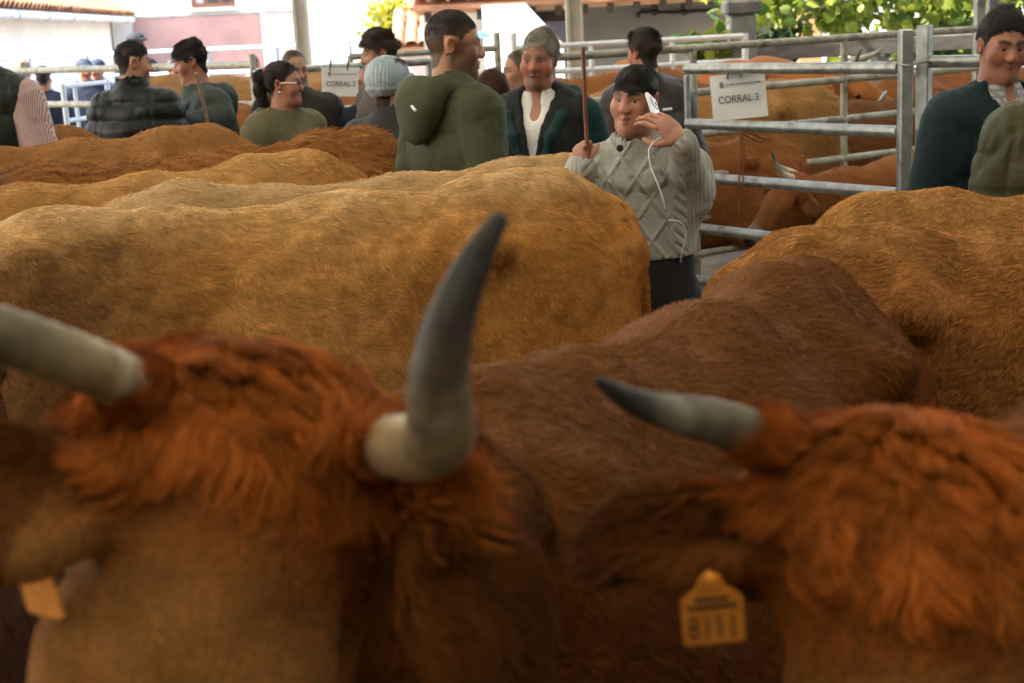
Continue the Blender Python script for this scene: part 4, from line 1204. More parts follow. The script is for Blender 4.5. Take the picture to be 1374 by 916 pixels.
# the boy on the telephone
KNIT = fabric('grey knitted wool', (.31, .305, .275), 'knit', .9, .3)
def boy_extras(c):
    o, toL, s = c['o'], c['toL'], c['s']
    HC, P = c['HC'], c['P']; n0 = HC * [1, 1, 0] + P((0, .025, 1.41))
    def collar(fl):
        for rad, dz, r_, cut in ((.112, .010, .030, 0), (.100, .042, .024, 0)):
            pp = None
            for i in range(-7, 8):
                t = i / 7; p0 = n0 + np.array([math.sin(t * 2.9) * rad * s * 1.08, (math.cos(t * 2.9) * rad - .012) * s, (dz + .015 - .105 * max(0, abs(t) - .35)) * s])
                if pp is not None: fl.cap(pp, p0, r_ * s, r_ * s, .012)
                pp = p0
        fl.cap(n0 + np.array([0, -.112, -.06]) * s, n0 + np.array([0, -.128, -.12]) * s, .022 * s, .02 * s, .02)
        fl.cap(n0 + [0, -.005, -.03], n0 + np.array([0, -.02, .2]) * s, .064 * s * 1.1, .078 * s * 1.1, .008, True)
    c['cloth']('shawl_collar', collar, KNIT, .009, .003)
    # the telephone, held to his left ear
    pt, pb = toL(W(873, 133, 4.19)), toL(W(889, 180, 4.10))
    up = nrm(pt - pb); nn = nrm(toL(W(700, 150, 1.0) * 0 + c['X0'] + np.array([.75, -.62, -.05]))); nn = nrm(nn - (nn @ up) * up); rt = np.cross(up, nn)
    M = np.stack([rt, up, nn], 1)
    b = MB(); L = np.linalg.norm(pt - pb) + .02; b.bevbox((pt + pb) / 2, (.056, L, .011), .0035, M)
    ph = link('phone', b.data('phone', plain('white phone shell', (.72, .72, .69), .22, 0, .05, 30)), o)
    b = MB(); b.bevbox((pt + pb) / 2 - nn * .0062, (.050, L * .8, .002), .0006, M); link('phone_screen', b.data('phone_screen', plain('dark phone glass', (.01, .01, .012), .08, 0, .05)), ph)
    b = MB(); b.bevbox((pt + pb) / 2 + nn * .0062 + up * L * .30, (.03, .034, .002), .0006, M); b.tube([(pt + pb) / 2 + nn * .006 + up * L * .33 + rt * .012, (pt + pb) / 2 + nn * .0085 + up * L * .33 + rt * .012], .006, 10)
    link('camera_window', b.data('camera_window', plain('black mirror', (.012, .012, .013), .12, 0, .05)), ph)
    # its white cable falls over the sweater to the pocket
    pts = [toL(p) for p in (W(887, 184, 4.07), W(869, 197, 4.05), W(872, 224, 4.04), W(884, 250, 4.03), W(891, 272, 4.03), W(893, 281, 4.05))]
    pts2 = [toL(p) for p in (W(897, 296, 4.08), W(911, 296, 4.08), W(921, 308, 4.10), W(920, 325, 4.12), W(915, 336, 4.13), W(913, 352, 4.16))]
    b = MB()
    for pp in (pts, pts2):
        a = np.array(pp); t = np.linspace(0, len(a) - 1, 22); sm = np.stack([np.interp(t, range(len(a)), a[:, i]) for i in range(3)], 1)
        for _ in range(3): sm[1:-1] = (sm[:-2] + sm[1:-1] * 2 + sm[2:]) / 4
        b.tube(sm, .0021, 8)
    link('charging_cable', b.data('charging_cable', plain('white cable', (.78, .78, .76), .35, 0, .04)), o)
    # the dark button and the placket of the collar
    p = toL(W(832, 199, 4.05)); b = MB()
    nb = nrm(np.array([0, -1, .15]))
    b.tube([p, p - np.array([0, .006, 0])], .0105, 14); b.tube([p - np.array([0, .006, 0]), p - np.array([0, .008, 0])], [.009, .007], 14)
    link('button', b.data('button', plain('dark button', (.035, .03, .026), .3)), o)
bx, by = W(846, 80, 4.27)[:2]
boy_arms = {
    -1: [(W(772, 275, 4.14), True), (W(781, 226, 4.06), True)],
    1: [(W(931, 262, 4.22), True), (W(915, 190, 4.07), True)],
    (-1, 'hand'): dict(d=(-.12, -.05, .95), pn=(.75, .62, .1), side=-1, curl=(1.45, 1.5, 1.5, 1.55), thumb=1.1, lat=.2, world=True, size=.76),
    (1, 'hand'): dict(d=(-.62, .05, .62), pn=(-.35, .78, -.35), side=1, curl=(.55, .6, .65, .7), thumb=.7, world=True, size=1.0)}
boy_arms[(-1, 'hand')]['d'] = np.array(boy_arms[(-1, 'hand')]['d']); boy_arms[(1, 'hand')]['d'] = np.array(boy_arms[(1, 'hand')]['d'])
person('boy in a grey cable-knit sweater holding a white phone to his ear', 851, 82, 4.27, -8, (-30, 3, 4), build=1.02, skin='boy', fat=1.13, hs=.86,
    top=dict(mat=KNIT, name='sweater', seams=False, thick=.020, hem=1.135, waist=1.16, collar=.062, h=.010, wrinkle=.011, open=None, cuff=.95), arms=boy_arms, handfine=(-1, 1),
    feat=dict(pout=.005, frown=.006, lower=.0098, mouth=.002, flush=.5, nose=.72, lip=(.42, .13, .12), browamt=1.2), gaze=34,
    hair=dict(col=(.010, .007, .006), strand=7000, length=.034, lift=.22, fringe=.25, comb=(.15, -.7, -.05),
              line=[(-.14, .066), (-.085, .062), (-.066, .050), (-.045, .036), (-.020, .0), (.0, -.012), (.012, .028), (.030, .022), (.042, -.03), (.06, -.06), (.2, -.06)]), extras=boy_extras)
# the stick in his fist
def stick(label, pts, r, col):
    t = thing('stick', label, 'stick', pts[0], None)
    b = MB(); a = np.array(pts); tt = np.linspace(0, len(a) - 1, 14); q = np.stack([np.interp(tt, range(len(a)), a[:, i]) for i in range(3)], 1)
    q += .003 * noise_vec(q, 9, 4); b.tube(q, np.linspace(r * .85, r, 14), 9)
    b.build('shaft', plain('wood ' + col[0], col[1], .6, 0, .35, 30, .2, 120, stretch=(6, 6, 1)), t); return t
stick('slim brown stick held upright in the fist of the boy', [W(783, 64, 4.04), W(786, 160, 4.05), W(789, 205, 4.045), W(800, 420, 4.02)], .0065, ('brown', (.17, .065, .028)))

# dark-haired man in the olive green parka, his back to us
PARKA = fabric('olive green parka cloth', (.052, .060, .030))
def parka_extras(c):
    b = MB(); p = c['toL'](W(555, 146, 5.02)); b.tube([p - np.array([.012, 0, .008]), p + np.array([.012, 0, .008])], .005, 8)
    link('hood_toggle', b.data('hood_toggle', WHITEM), c['o'])
    b = MB(); p = c['toL'](W(603, 76, 5.10)); b.tube([p + np.array(q) for q in ((-.015, 0, -.012), (0, -.012, 0), (.012, -.006, .010), (.018, 0, .004))], .003, 7)
    link('drawcord', b.data('drawcord', plain('black cord', (.01, .01, .01), .7)), c['o'])
person('man in an olive green hooded parka with a clipped dark beard, seen from behind', 603, 8, 5.25, 128, (95, 6, 0), build=.98, skin='tan', fat=1.0, hs=.98,
    top=dict(mat=PARKA, hood=1.05, thick=.026, hem=.72, wrinkle=.014), beard=((.035, .022, .016),   .75, 'full'), feat=dict(nose=1.0, flush=.3),
    hair=dict(col=(.014, .010, .008), thick=.007, strand=3500, length=.013, fade=(-.01, .075, (.12, .072, .045)), top=.004, back=-.085, lift=.25), extras=parka_extras)

TEAL = fabric('dark teal fleece', (.007, .032, .032)); NEARBLACK = fabric('near black padded vest', (.014, .014, .015))
def teal_hood(c):
    s = c['s']; HC = c['HC']; P = c['P']; n0 = HC * [1, 1, 0] + P((0, .025, 1.41))
    def fn(fl):
        path = [(0, .135, .095), (.112, .085, .075), (.142, -.01, .035), (.120, -.105, -.005), (.082, -.168, -.08), (.055, -.178, -.17), (.038, -.172, -.25)]
        for g in (-1, 1):
            for i, ((x0, y0, z0), (x1, y1, z1)) in enumerate(zip(path[:-1], path[1:])):
                fl.cap(n0 + np.array([g * x0, y0, z0]) * s, n0 + np.array([g * x1, y1, z1]) * s, (.040 - .004 * i) * s, (.036 - .004 * i) * s, .02)
        fl.ell(n0 + np.array([0, .15, .03]) * s, np.array([.12, .055, .08]) * s, .04)
        fl.cap(n0 + [0, -.02 * s, -.02 * s], n0 + np.array([0, -.02, .2]), .066 * s, .078 * s, .01, True)
    c['cloth']('hood', fn, TEAL, .012, .008)

# grey-haired man facing us
TEAL = fabric('dark teal fleece', (.007, .032, .032)); NEARBLACK = fabric('near black padded vest', (.014, .014, .015))
person('grey-haired man with a moustache in a black vest over teal sleeves', 722, 39, 5.95, -20, (-16, 4, 3), build=1.12, skin='ruddy', fat=1.1, hs=.93,
    top=dict(mat=NEARBLACK, name='vest', sleeves=False, thick=.036, collar=0, hood=None, open=(.064, .125), hem=.8, sleevemat=TEAL, shirt=fabric('white shirt', (.66, .65, .62), rough=.7)),
    beard=((.105, .062, .042), .8, 'goatee'), feat=dict(mouth=.004, flush=.9, nose=1.05), gaze=-8, brow=(.10, .07, .05),
    hair=dict(col=(.27,.245,.20), strand=7500, length=.050, lift=.26, streak=1.25, cover=.75, comb=(.55, .1, .25)),
    extras=lambda c: teal_hood(c))

# behind the boy, turned away
PINHEAD = fabric('brown grey jacket', (.042, .033, .029), 'cloth', .5)
def pale_trim(c):
    b = MB(); p = c['toL'](W(889, 148, 6.75)); b.tube([p, p + c['toL'](c['X0'] + np.array([.045, 0, .002]))], .0065, 8)
    link('zip_flap', b.data('zip_flap', WHITEM), c['o'])
person('man in a brown-grey jacket turned away behind the boy', 864, 37, 7.05, 205, (215, 4, 0), build=1.05, skin='ruddy', top=dict(mat=PINHEAD, thick=.03, collar=.06),
    hair=dict(col=(.045, .032, .022), strand=6000, length=.045, comb=(.3, .3, .2), lift=.35, back=-.08), extras=pale_trim)
# right edge
DTEAL = fabric('dark petrol blue sweater', (.007, .019, .023))
person('heavy-set dark-haired man in a petrol blue sweater over a patterned collar', 1343, 11, 4.72, 20, (6, 10, 3), build=1.22, skin='ruddy', fat=1.14,
    top=dict(mat=DTEAL, name='sweater', thick=.03, collar=.03, open=(.06, .06), shirt=fabric('checked shirt', (.28, .30, .33), 'check')),
    feat=dict(flush=.6, browamt=1.4, nose=1.1), beard=((.10, .055, .04), .35, 'full'), gaze=10, hair=dict(col=(.016, .011, .009), thick=.010, strand=6500, length=.036, lift=.4, comb=(.4, .3, .1), fade=(-.04, .02, (.06, .05, .042))))
OLQ = fabric('olive quilted nylon', (.046, .046, .016), 'cloth', .55)
person('person in an olive quilted jacket at the right edge, back turned', 1452, 22, 4.22, 150, (150, 0, 0), build=1.2, skin='tan', top=dict(mat=OLQ, thick=.045, collar=.05, wrinkle=.02, quilts=0),
    hair=dict(col=DBROWN, strand=3000))
# towards the left, beyond the second row

def beanie(c):
    HC, HM, hs = c['HC'], c['HM'], c['hs']
    f = Field(*(axis(HC[i] - .2, HC[i] + .2, .006) for i in range(3))); f.frame(HM * hs, HC)
    f.ell((0, .018, .040), (.096 * hs, .116 * hs, .100 * hs), .02); f.ell((0, .06, .02), (.088 * hs, .085 * hs, .095 * hs), .03)
    f.frame(); q = [sum((g - HC[j]) * HM[j, i] for j, g in enumerate((f.x[:, None, None], f.y[None, :, None], f.z[None, None, :]))) / hs for i in range(3)]
    f.D = np.maximum(f.D, ((np.interp(q[1], [-.12, -.05, .06, .15], [.035, .02, -.055, -.07]) - q[2]) * .8 * hs).astype(np.float32))
    V, F = f.mesh(); N = vnormals(V, F); qq = ((V - HC) @ HM) / hs
    V = V + N * (.0035 * np.sin(np.arctan2(qq[:, 0], qq[:, 1] - .02) * 40) + .006 * (qq[:, 2] < np.interp(qq[:, 1], [-.12, -.05, .06, .15], [.07, .055, -.015, -.03])))[:, None]
    link('beanie', mesh_quads('beanie', V, F, fabric('pale blue knit', (.37, .45, .50), 'cloth', .9, .3)), c['o'])
person('woman in a dark grey fleece and a pale blue knitted beanie, seen from behind', 521, 76, 6.05, 165, (140, 8, 0), build=.98, skin='fair', top=dict(mat=fabric('charcoal fleece', (.036, .036, .038)), thick=.024, collar=.07),
    hair=dict(col=(.07, .03, .015), style='short', back=-.11, strand=3000, length=.05), extras=beanie)
person('brown-haired man in a grey-brown jacket looking down to the left beside the beanie', 509, 39, 7.4, -60, (-82, 8, 0), build=1.0, skin='tan', top=dict(mat=fabric('grey brown jacket', (.075, .06, .048)), collar=.06), feat=dict(nose=1.1),
    hair=dict(col=(.055, .035, .022), strand=5000, length=.04, lift=.5))
person('older man in a navy jacket and pale blue shirt next to the CORRAL 2 sign', 495, 84, 8.0, -8, (-24, 6, 0), build=1.0, skin='ruddy', fat=.96, top=dict(mat=fabric('navy jacket', (.013, .016, .026)), open=(.06, .14), shirt=fabric('pale blue shirt', (.38, .45, .55))),
    hair=dict(col=(.20, .17, .14), strand=1500, length=.012, line=[(-.14, .11), (-.05, .115), (-.02, .06), (.0, -.0), (.012, .028), (.03, .02), (.045, -.04), (.06, -.07), (.2, -.07)]))
def woman_extras(c):
    HC, HM, hs = c['HC'], c['HM'], c['hs']; L = lambda p: HC + HM @ np.array(p) * hs
    b = MB()
    for g in (-1, 1):
        b.tube([L((g * .078, .005, .008)), L((g * .074, -.05, .008)), L((g * .062, -.088, .008))], .0035 * hs, 7)
    link('glasses_arms', b.data('glasses_arms', plain('white glasses plastic', (.78, .77, .75), .3)), c['o'])
    b = MB()
    for g in (-1, 1):
        cx = g * .033
        b.tube([L((cx + .026 * math.cos(t), -.098, .002 + .017 * math.sin(t))) for t in np.linspace(0, 6.283, 17)], .0022 * hs, 6)
    b.tube([L((-.009, -.101, .004)), L((.009, -.101, .004))], .002 * hs, 6)
    link('glasses_rims', b.data('glasses_rims', plain('dark glasses rim', (.05, .025, .02), .3)), c['o'])
    for g in (-1, 1):
        V, F = ball(L((g * .082, .008, -.043)), .006, 10, 6); link('earring', MB().add(V, F, True).data('earring', plain('silver earring', (.7, .7, .7), .2, .9)), c['o'])
    b = MB(); b.tube([L((.027 * math.cos(t), .108, .058 + .027 * math.sin(t))) for t in np.linspace(0, 6.283, 15)], .009 * hs, 8)
    link('hair_tie', b.data('hair_tie', plain('red and white hair tie', (.45, .03, .06), .5)), c['o'])
OLIVE = fabric('khaki olive jacket cloth', (.105, .094, .050))
person('smiling woman with a dark ponytail and white glasses in a khaki jacket', 377, 80, 6.9, 50, (84, 2, 0), build=1.12, skin='ruddy', fat=1.1, top=dict(mat=OLIVE, hood=.75, thick=.03, collar=.04), feat=dict(flush=.8, nose=.95, lip=(.5, .14, .14)),
    hair=dict(col=(.022, .013, .010), style='tail', strand=9000, length=.05, lift=.1), extras=woman_extras)
person('balding man in a dark brown jacket hidden behind the woman with the ponytail', 393, 65, 8.0, 10, (30, 10, 0), build=1.12, skin='tan', top=dict(mat=fabric('dark brown jacket', (.026, .022, .016)), thick=.035, collar=.05),
    hair=dict(col=(.10, .06, .035), thick=.008, strand=1500, length=.015, line=[(-.14, .12), (-.07, .115), (-.04, .095), (-.02, .03), (.0, -.0), (.012, .028), (.03, .02), (.045, -.04), (.06, -.07), (.2, -.07)]))
GRGR = fabric('grey green softshell', (.036, .048, .042))
def p3_arms():
    return {-1: [(W(252, 168, 7.62), True), (W(252, 168, 7.40), True)], 1: [(W(296, 160, 7.55), True), (W(252, 167, 7.36), True)],
        (1, 'hand'): dict(d=np.array((-.95, -.15, .05)), pn=(.0, .3, .9), side=1, curl=.9, thumb=.7, world=True)}
a3 = p3_arms(); a3[-1] = [((-.29, .0, 1.12), False), ((-.22, -.2, 1.0), False)]
person('man in a grey-green hooded jacket with a stick, in profile to the left', 268, 51, 7.75, -72, (-84, 14, 0), build=1.12, skin='ruddy', fat=1.04, top=dict(mat=GRGR, hood=.8, thick=.032, collar=.04, shirt=fabric('red checked shirt', (.30, .05, .05), 'check')), arms=a3, handfine=(1,),
    headoff=(0, -.05), feat=dict(nose=1.1, flush=.6), hair=dict(col=(.016, .011, .010), thick=.016, top=.006, strand=5500, length=.040, lift=.3, comb=(.1, -.5, .3)))
stick('pale thin stick leaning against the man in the grey-green jacket', [W(263, 98, 7.22), W(271, 130, 7.25), W(283, 185, 7.3), W(290, 230, 7.35)], .010, ('pale', (.30, .20, .115)))
PUFF = fabric('black quilted nylon', (.010, .012, .012), 'cloth', .5, .1)
person('man in a black quilted jacket, back to us, by the left-hand rails', 174, 51, 7.35, 160, (118, 8, 0), build=1.05, skin='tan', fat=1.05, top=dict(mat=PUFF, thick=.036, collar=.08, quilts=.085, wrinkle=.008), hair=dict(col=(.018, .013, .011), thick=.008, strand=3500, length=.014, lift=.3))
GILET = fabric('dark green black gilet', (.013, .020, .016), 'cloth', .5)
person('man at the left edge in a dark gilet over a red-striped shirt sleeve', -34, 18, 6.75, 172, (170, 4, 0), build=1.1, skin='ruddy', top=dict(mat=GILET, name='gilet', sleeves=False, thick=.045, collar=.06, sleevemat=fabric('striped shirt sleeve', (.55, .42, .40), 'stripe')), hair=dict(col=BROWN, strand=2500))
person('woman with long auburn hair, back to us, behind the green parka', 660, 92, 6.9, 170, (165, 4, 0), build=.95, skin='fair', top=dict(mat=fabric('black coat', (.012, .012, .014)), collar=.05), hair=dict(col=(.075, .024, .012), style='long', strand=9000, length=.07, lift=.1))
person('balding man in profile half hidden behind the grey-haired man', 697, 64, 7.2, -50, (-78, 4, 0), build=.95, skin='tan', top=dict(mat=fabric('sand jacket', (.2, .14, .08))), hair=dict(col=(.13, .10, .075), thick=.007, strand=1200, length=.014, line=[(-.14, .12), (-.06, .11), (-.035, .05), (-.015, .0), (.0, -.01), (.012, .028), (.03, .02), (.045, -.04), (.06, -.07), (.2, -.07)]))
# small figures beyond the far rails
far = [(30, 78, 13.2, 'man with a bare pale head beyond the left rails', (.25, .42, .62), 200, (.45, .25, .17), 'far'),
       (56, 88, 12.4, 'man in a navy coat and cap leaning on the left rails, back turned', (.014, .020, .040), 170, (.02, .022, .03), 'cap'),
       (112, 78, 13.6, 'man in a flat cap with a navy jacket beyond the left gate', (.016, .022, .042), 20, (.03, .04, .07), 'cap'),
       (130, 79, 14.4, 'second man in a flat cap in a dark blue jacket farther beyond the left gate', (.02, .03, .06), -30, (.03, .04, .07), 'cap'),
       (181, 43, 15.5, 'man in a dark knitted cap above the black quilted jacket', (.03, .03, .04), 60, (.02, .025, .04), 'cap'),
       (232, 76, 14.0, 'person in a dark coat far behind between the quilted jacket and the grey-green one', (.03, .035, .05), 100, (.03, .02, .016), 'hair'),
       (338, 72, 14.2, 'brown-haired head above the far rails near the white pilaster', (.25, .16, .13), 150, (.14, .07, .04), 'hair')]
def cap_hat(col):
    def ex(c):
        HC, HM, hs = c['HC'], c['HM'], c['hs']
        f = Field(*(axis(HC[i] - .17, HC[i] + .17, .011) for i in range(3))); f.frame(HM * hs, HC)
        f.ell((0, .012, .055), (.090 * hs, .112 * hs, .080 * hs), .01); f.ell((0, -.085, .055), (.07 * hs, .06 * hs, .012 * hs), .01)
        f.frame(); q2 = sum((g - HC[j]) * HM[j, 2] for j, g in enumerate((f.x[:, None, None], f.y[None, :, None], f.z[None, None, :]))) / hs
        f.D = np.maximum(f.D, ((.042 - q2) * hs).astype(np.float32))
        V, F = f.mesh(); link('cap', mesh_quads('cap', V, F, plain('cap cloth %.3f' % col[0], col, .8)), c['o'])
    return ex
for px, yt, y, lab, jc, phi, hc, kind in far:
    person(lab, px, yt, y, phi, (phi + 10, 4, 0), build=1.08, skin='ruddy', detail=False, top=dict(mat=fabric('far cloth %d' % px, jc), h=.022, collar=.05, thick=.03), group='people standing beyond the rails',
        hair=None if kind == 'far' else dict(col=hc, strand=0, cover=1.0), extras=cap_hat(hc) if kind == 'cap' else None)

# ------------------------------------------------------------------ steel pens
def gx(px, y): return W(px, 80, y)[0]
def fence(label, name, a, b, zs, r, posts, mat, ztop=1.6, post_r=.022, group='steel pen fences', square=False, feet=True, parent=None):
    """level tube rails between two ground points; posts at fractions of the way"""
    a, b = np.array([*a, 0.0]), np.array([*b, 0.0])
    t = thing(name, label, 'gate' if 'gate' in name else 'fence', a, group)
    for z in zs:
        MB().tube([a + [0, 0, z], b + [0, 0, z]], r, 12).build('rail', mat, t)
    for q in posts:
        fr, zt, pr = (q, ztop, post_r) if np.isscalar(q) else q
        p = a + (b - a) * fr; m_ = MB()
        d = nrm(b - a); M = np.stack([d, np.array([-d[1], d[0], 0]), [0, 0, 1]], 1)
        if square: m_.bevbox(p + [0, 0, zt / 2], (pr * 2, pr * 2, zt), .004, M)
        else: m_.tube([p + [0, 0, .0], p + [0, 0, zt]], pr, 10)
        po = m_.build('post', mat, t)
        if feet: MB().bevbox(p + [0, 0, .008], (.12, .12, .012), .003).build('foot_plate', mat, po)
    return t
# the pen gate on the right, its sign, and the panel beyond it
ga, gb = (gx(921, 6.7), 6.7), (gx(1206, 5.72), 5.72)
zs6 = [1.49, 1.238, .99, .75, .50, .26]
fence('grey steel pen gate carrying the CORRAL 3 sign', 'pen_gate', ga, gb, zs6, .0245, [(0, 1.46, .015)], GALV, group=None, feet=False)
pa = (gx(1215, 5.66), 5.66)
t = thing('gate_post', 'square steel gate post between the CORRAL 3 gate and the next panel', 'post', (*pa, 0), 'gate posts')
MB().bevbox((*pa, .82), (.052, .052, 1.64), .006).build('tube', GALV, t); MB().bevbox((*pa, .006), (.16, .16, .012), .003).build('foot_plate', GALV, t)
pb_ = (gx(1240, 5.78), 5.78)
fence('grey steel pen panel behind the man in the petrol blue sweater', 'pen_fence', pb_, (gx(1520, 5.3), 5.3), [1.505, 1.25, 1.0, .76, .5, .26], .0245, [(0, 1.65, .026), (1, 1.65, .026)], GALV, square=True)
lp = []
for th in np.linspace(0, 2 * math.pi, 17):
    c = (np.array(pa) + np.array(pb_)) / 2; d = np.array(pb_) - np.array(pa); L = np.linalg.norm(d); d = d / L; n_ = np.array([-d[1], d[0]])
    q = c + d * (L / 2 + .036) * math.cos(th) + n_ * .040 * math.sin(th); lp.append((q[0], q[1], 1.505 + .006 * math.sin(th * 3)))
t = thing('wire_tie', 'bent wire tie looped round the two square gate posts', 'wire', lp[0]); MB().tube(lp, .0055, 8).build('loop', GALV, t)
# dull back fence of the pen, running off to the right
BA, BB = (gx(740, 7.35), 7.35), (gx(1308, 8.95), 8.95)
zb = [1.555, 1.318, 1.09, .86, .63, .43, .2]
fr_ = lambda px: (gx(px, 0 + 7.35 + (px - 740) / 568 * 1.6) - BA[0]) / (BB[0] - BA[0])
fence('dull beige steel fence along the back of the pen behind the CORRAL 3 gate', 'pen_fence', BA, BB, zb, .021, [(0, 1.57, .019), (fr_(928), 1.55, .02), (fr_(1129), 1.55, .02)], GALVD)
BP = (gx(1313, 9.0), 9.0)
for px, y, lab in ((1313, 9.0, 'tall pale square post at the end of the dull beige fence'), (1331, 9.05, 'second tall pale square post, close beside the head of the man on the right')):
    p = (gx(px, y), y); t = thing('gate_post', lab, 'post', (*p, 0), 'gate posts')
    MB().bevbox((*p, .93), (.062, .062, 1.86), .006).build('tube', GALV, t); MB().bevbox((*p, .006), (.16, .16, .012), .003).build('foot_plate', GALV, t)
# white rails of the passage in the middle
fence('white painted rails behind the grey-haired man, ending at the stone pillar', 'passage_fence', (gx(690, 10.5), 10.5), (gx(1000, 10.7), 10.7), [1.55, 1.37, 1.19, 1.0, .8, .6], .021, [(0, 1.66, .025), (.33, 1.55, .02), (.68, 1.55, .02), (1, 1.57, .024)], WHITEM)
fence('steel rails between the clipped-bearded man and the tall pair of posts', 'passage_fence', (gx(470, 9.9), 9.9), (gx(668, 10.35), 10.35), [1.56, 1.37, 1.18, .98, .75, .5], .022, [(0, 1.57, .02), (.55, 1.57, .02), (1, 1.67, .024)], GALVD)
# left-hand rails
fence('long grey-green rails of the left pen behind the striped sleeve and the quilted jacket', 'pen_fence', (gx(-60, 11.9), 11.9), (gx(338, 9.3), 9.3), [1.555, 1.30, 1.05, .80, .55], .024, [(0, 1.56, .02), (.27, 1.62, .022), (.66, 1.56, .02), (1, 1.62, .022)], GALVD)
fence('grey steel gate with the CORRAL 2 sign', 'pen_gate', (gx(343, 8.45), 8.45), (gx(575, 8.75), 8.75), [1.53, 1.28, 1.04, .8, .55, .3], .022, [(0, 1.54, .02), (.27, 1.5, .02), (.76, 1.5, .02), (1, 1.54, .02)], GALV, group=None)
fence('far pale rails across the yard in front of the pink wall', 'yard_fence', (gx(-30, 15.6), 15.6), (gx(470, 13.0), 13.0), [1.62, 1.40, 1.18, .95, .7, .45], .020, [0, .16, .33, .5, .66, .83, 1], plain('pale blue painted steel', (.50, .60, .72), .5, .1, .1, 8))
g_ = fence('white tubular gate standing open beside the black quilted jacket', 'yard_gate', (gx(80, 11.9), 11.9), (gx(140, 12.6), 12.6), [1.40, 1.12, .85, .58, .3], .018, [(0, 1.42, .022), (.25, 1.40, .016), (1, 1.42, .022)], plain('bluish white steel', (.62, .69, .78), .45, .1, .08, 8), group=None)

# signs
PAPER = plain('white card', (.74, .735, .73), .6, 0, .04, 6); INK = plain('black print', (.022, .022, .024), .7); GINK = plain('grey print', (.20, .20, .21), .7)
def sign(label, words, tl, w_, h_, yaw, y, roll=0, ties=(), size=.06):
    c = W(*tl, y); t = thing('sign', label, 'sign', c)
    M = rot_z(R(yaw)) @ rot_y(R(roll)); MM = np.stack([M @ [1, 0, 0], M @ [0, 0, 1], M @ [0, -1, 0]], 1)
    p0 = M @ np.array([w_ / 2, 0, -h_ / 2]) + c
    # a slightly bowed card
    V, F = [], []; n = 10
    for k in (0, 1):
        for j in (0, 1):
            for i in range(n + 1):
                x = (i / n - .5) * w_; V.append(MM @ np.array([x, (j - .5) * h_, .004 * math.cos(i / n * 3.14 * 1.4) - k * .002]) + p0)
    q = n + 1
    for i in range(n): F += [(i, i + 1, q + i + 1, q + i), (2 * q + i, 3 * q + i, 3 * q + i + 1, 2 * q + i + 1), (i, 2 * q + i, 2 * q + i + 1, i + 1), (q + i, q + i + 1, 3 * q + i + 1, 3 * q + i)]
    F += [(0, q, 3 * q, 2 * q), (n, 2 * q + n, 3 * q + n, q + n)]
    b = MB().add(V, F, False); cd_ = b.build('card', PAPER, t)
    tx = text(words, size, INK, t, MM, MM @ np.array([0, -.012, .0052]) + p0 - c, .0004)
    tx.scale = (.86, 1, 1)
    b = MB(); b.prism([(-.009, .012), (.009, .012), (.009, -.004), (0, -.013), (-.009, -.004)], .0004, MM, MM @ np.array([-w_ * .29, h_ * .26, .0050]) + p0)
    b.prism([(-.007, .013), (-.004, .019), (0, .0145), (.004, .019), (.007, .013)], .0004, MM, MM @ np.array([-w_ * .29, h_ * .26, .0050]) + p0); b.build('crest', GINK, t)
    b = MB(); x = -w_ * .20; r_ = random.Random(len(words))
    while x < w_ * .38:
        l = r_.uniform(.006, .02); b.box(MM @ np.array([x + l / 2, h_ * .27, .0054]) + p0, (l, .006, .0004), np.stack([MM[:, 0], MM[:, 1], MM[:, 2]], 1)); x += l + .0035
    o_ = b.build('heading_line', GINK, t, kind='stuff')
    for tx_ in ties:
        pts = [M @ np.array([tx_ * w_ + .004 * math.sin(a), .0, -.012]) + c + np.array([.0, 0, .024]) + np.array([0, math.cos(a) * .027, math.sin(a) * .030]) for a in np.linspace(0, 2 * math.pi, 13)]
        MB().tube(pts, .0032, 6).build('cable_tie', plain('black cable tie', (.012, .012, .012), .5), t)
    return t
sign('white CORRAL 3 card tied to the top rail of the right-hand gate', 'CORRAL 3', (952, 103), .252, .203, -43 + 18, 6.53, -4.5, (.33, .57), .047)
sign('white CORRAL 2 card hung on the far gate behind the woman with glasses', 'CORRAL 2', (431, 91), .225, .168, 6, 8.5, 3, (.25, .7), .043)
# a twist of orange twine tied to the gate
tw = thing('twine', 'orange-brown twine knotted on the second rail of the CORRAL 3 gate', 'twine', W(996, 176, 6.42))
TW = plain('orange twine', (.24, .085, .03), .9, 0, .3, 80)
def wob(pts, n=24, amp=.004):
    a = np.array(pts); t = np.linspace(0, len(a) - 1, n); q = np.stack([np.interp(t, range(len(a)), a[:, i]) for i in range(3)], 1)
    for _ in range(2): q[1:-1] = (q[:-2] + 2 * q[1:-1] + q[2:]) / 4
    return q + amp * noise_vec(q, 30, 3)
MB().tube(wob([W(995, 172, 6.40), W(994, 210, 6.38), W(991, 240, 6.38), W(994, 262, 6.38), W(992, 285, 6.4)]), .0045, 7).build('strand', TW, tw)
MB().tube(wob([W(997, 172, 6.40), W(999, 205, 6.38), W(996, 235, 6.39), W(999, 258, 6.39)]), .0045, 7).build('strand', TW, tw)
MB().tube(wob([W(996, 178, 6.38), W(1012, 180, 6.37), W(1027, 188, 6.37), W(1022, 193, 6.37), W(1008, 186, 6.37), W(997, 180, 6.37)]), .0045, 7).build('loop', TW, tw)

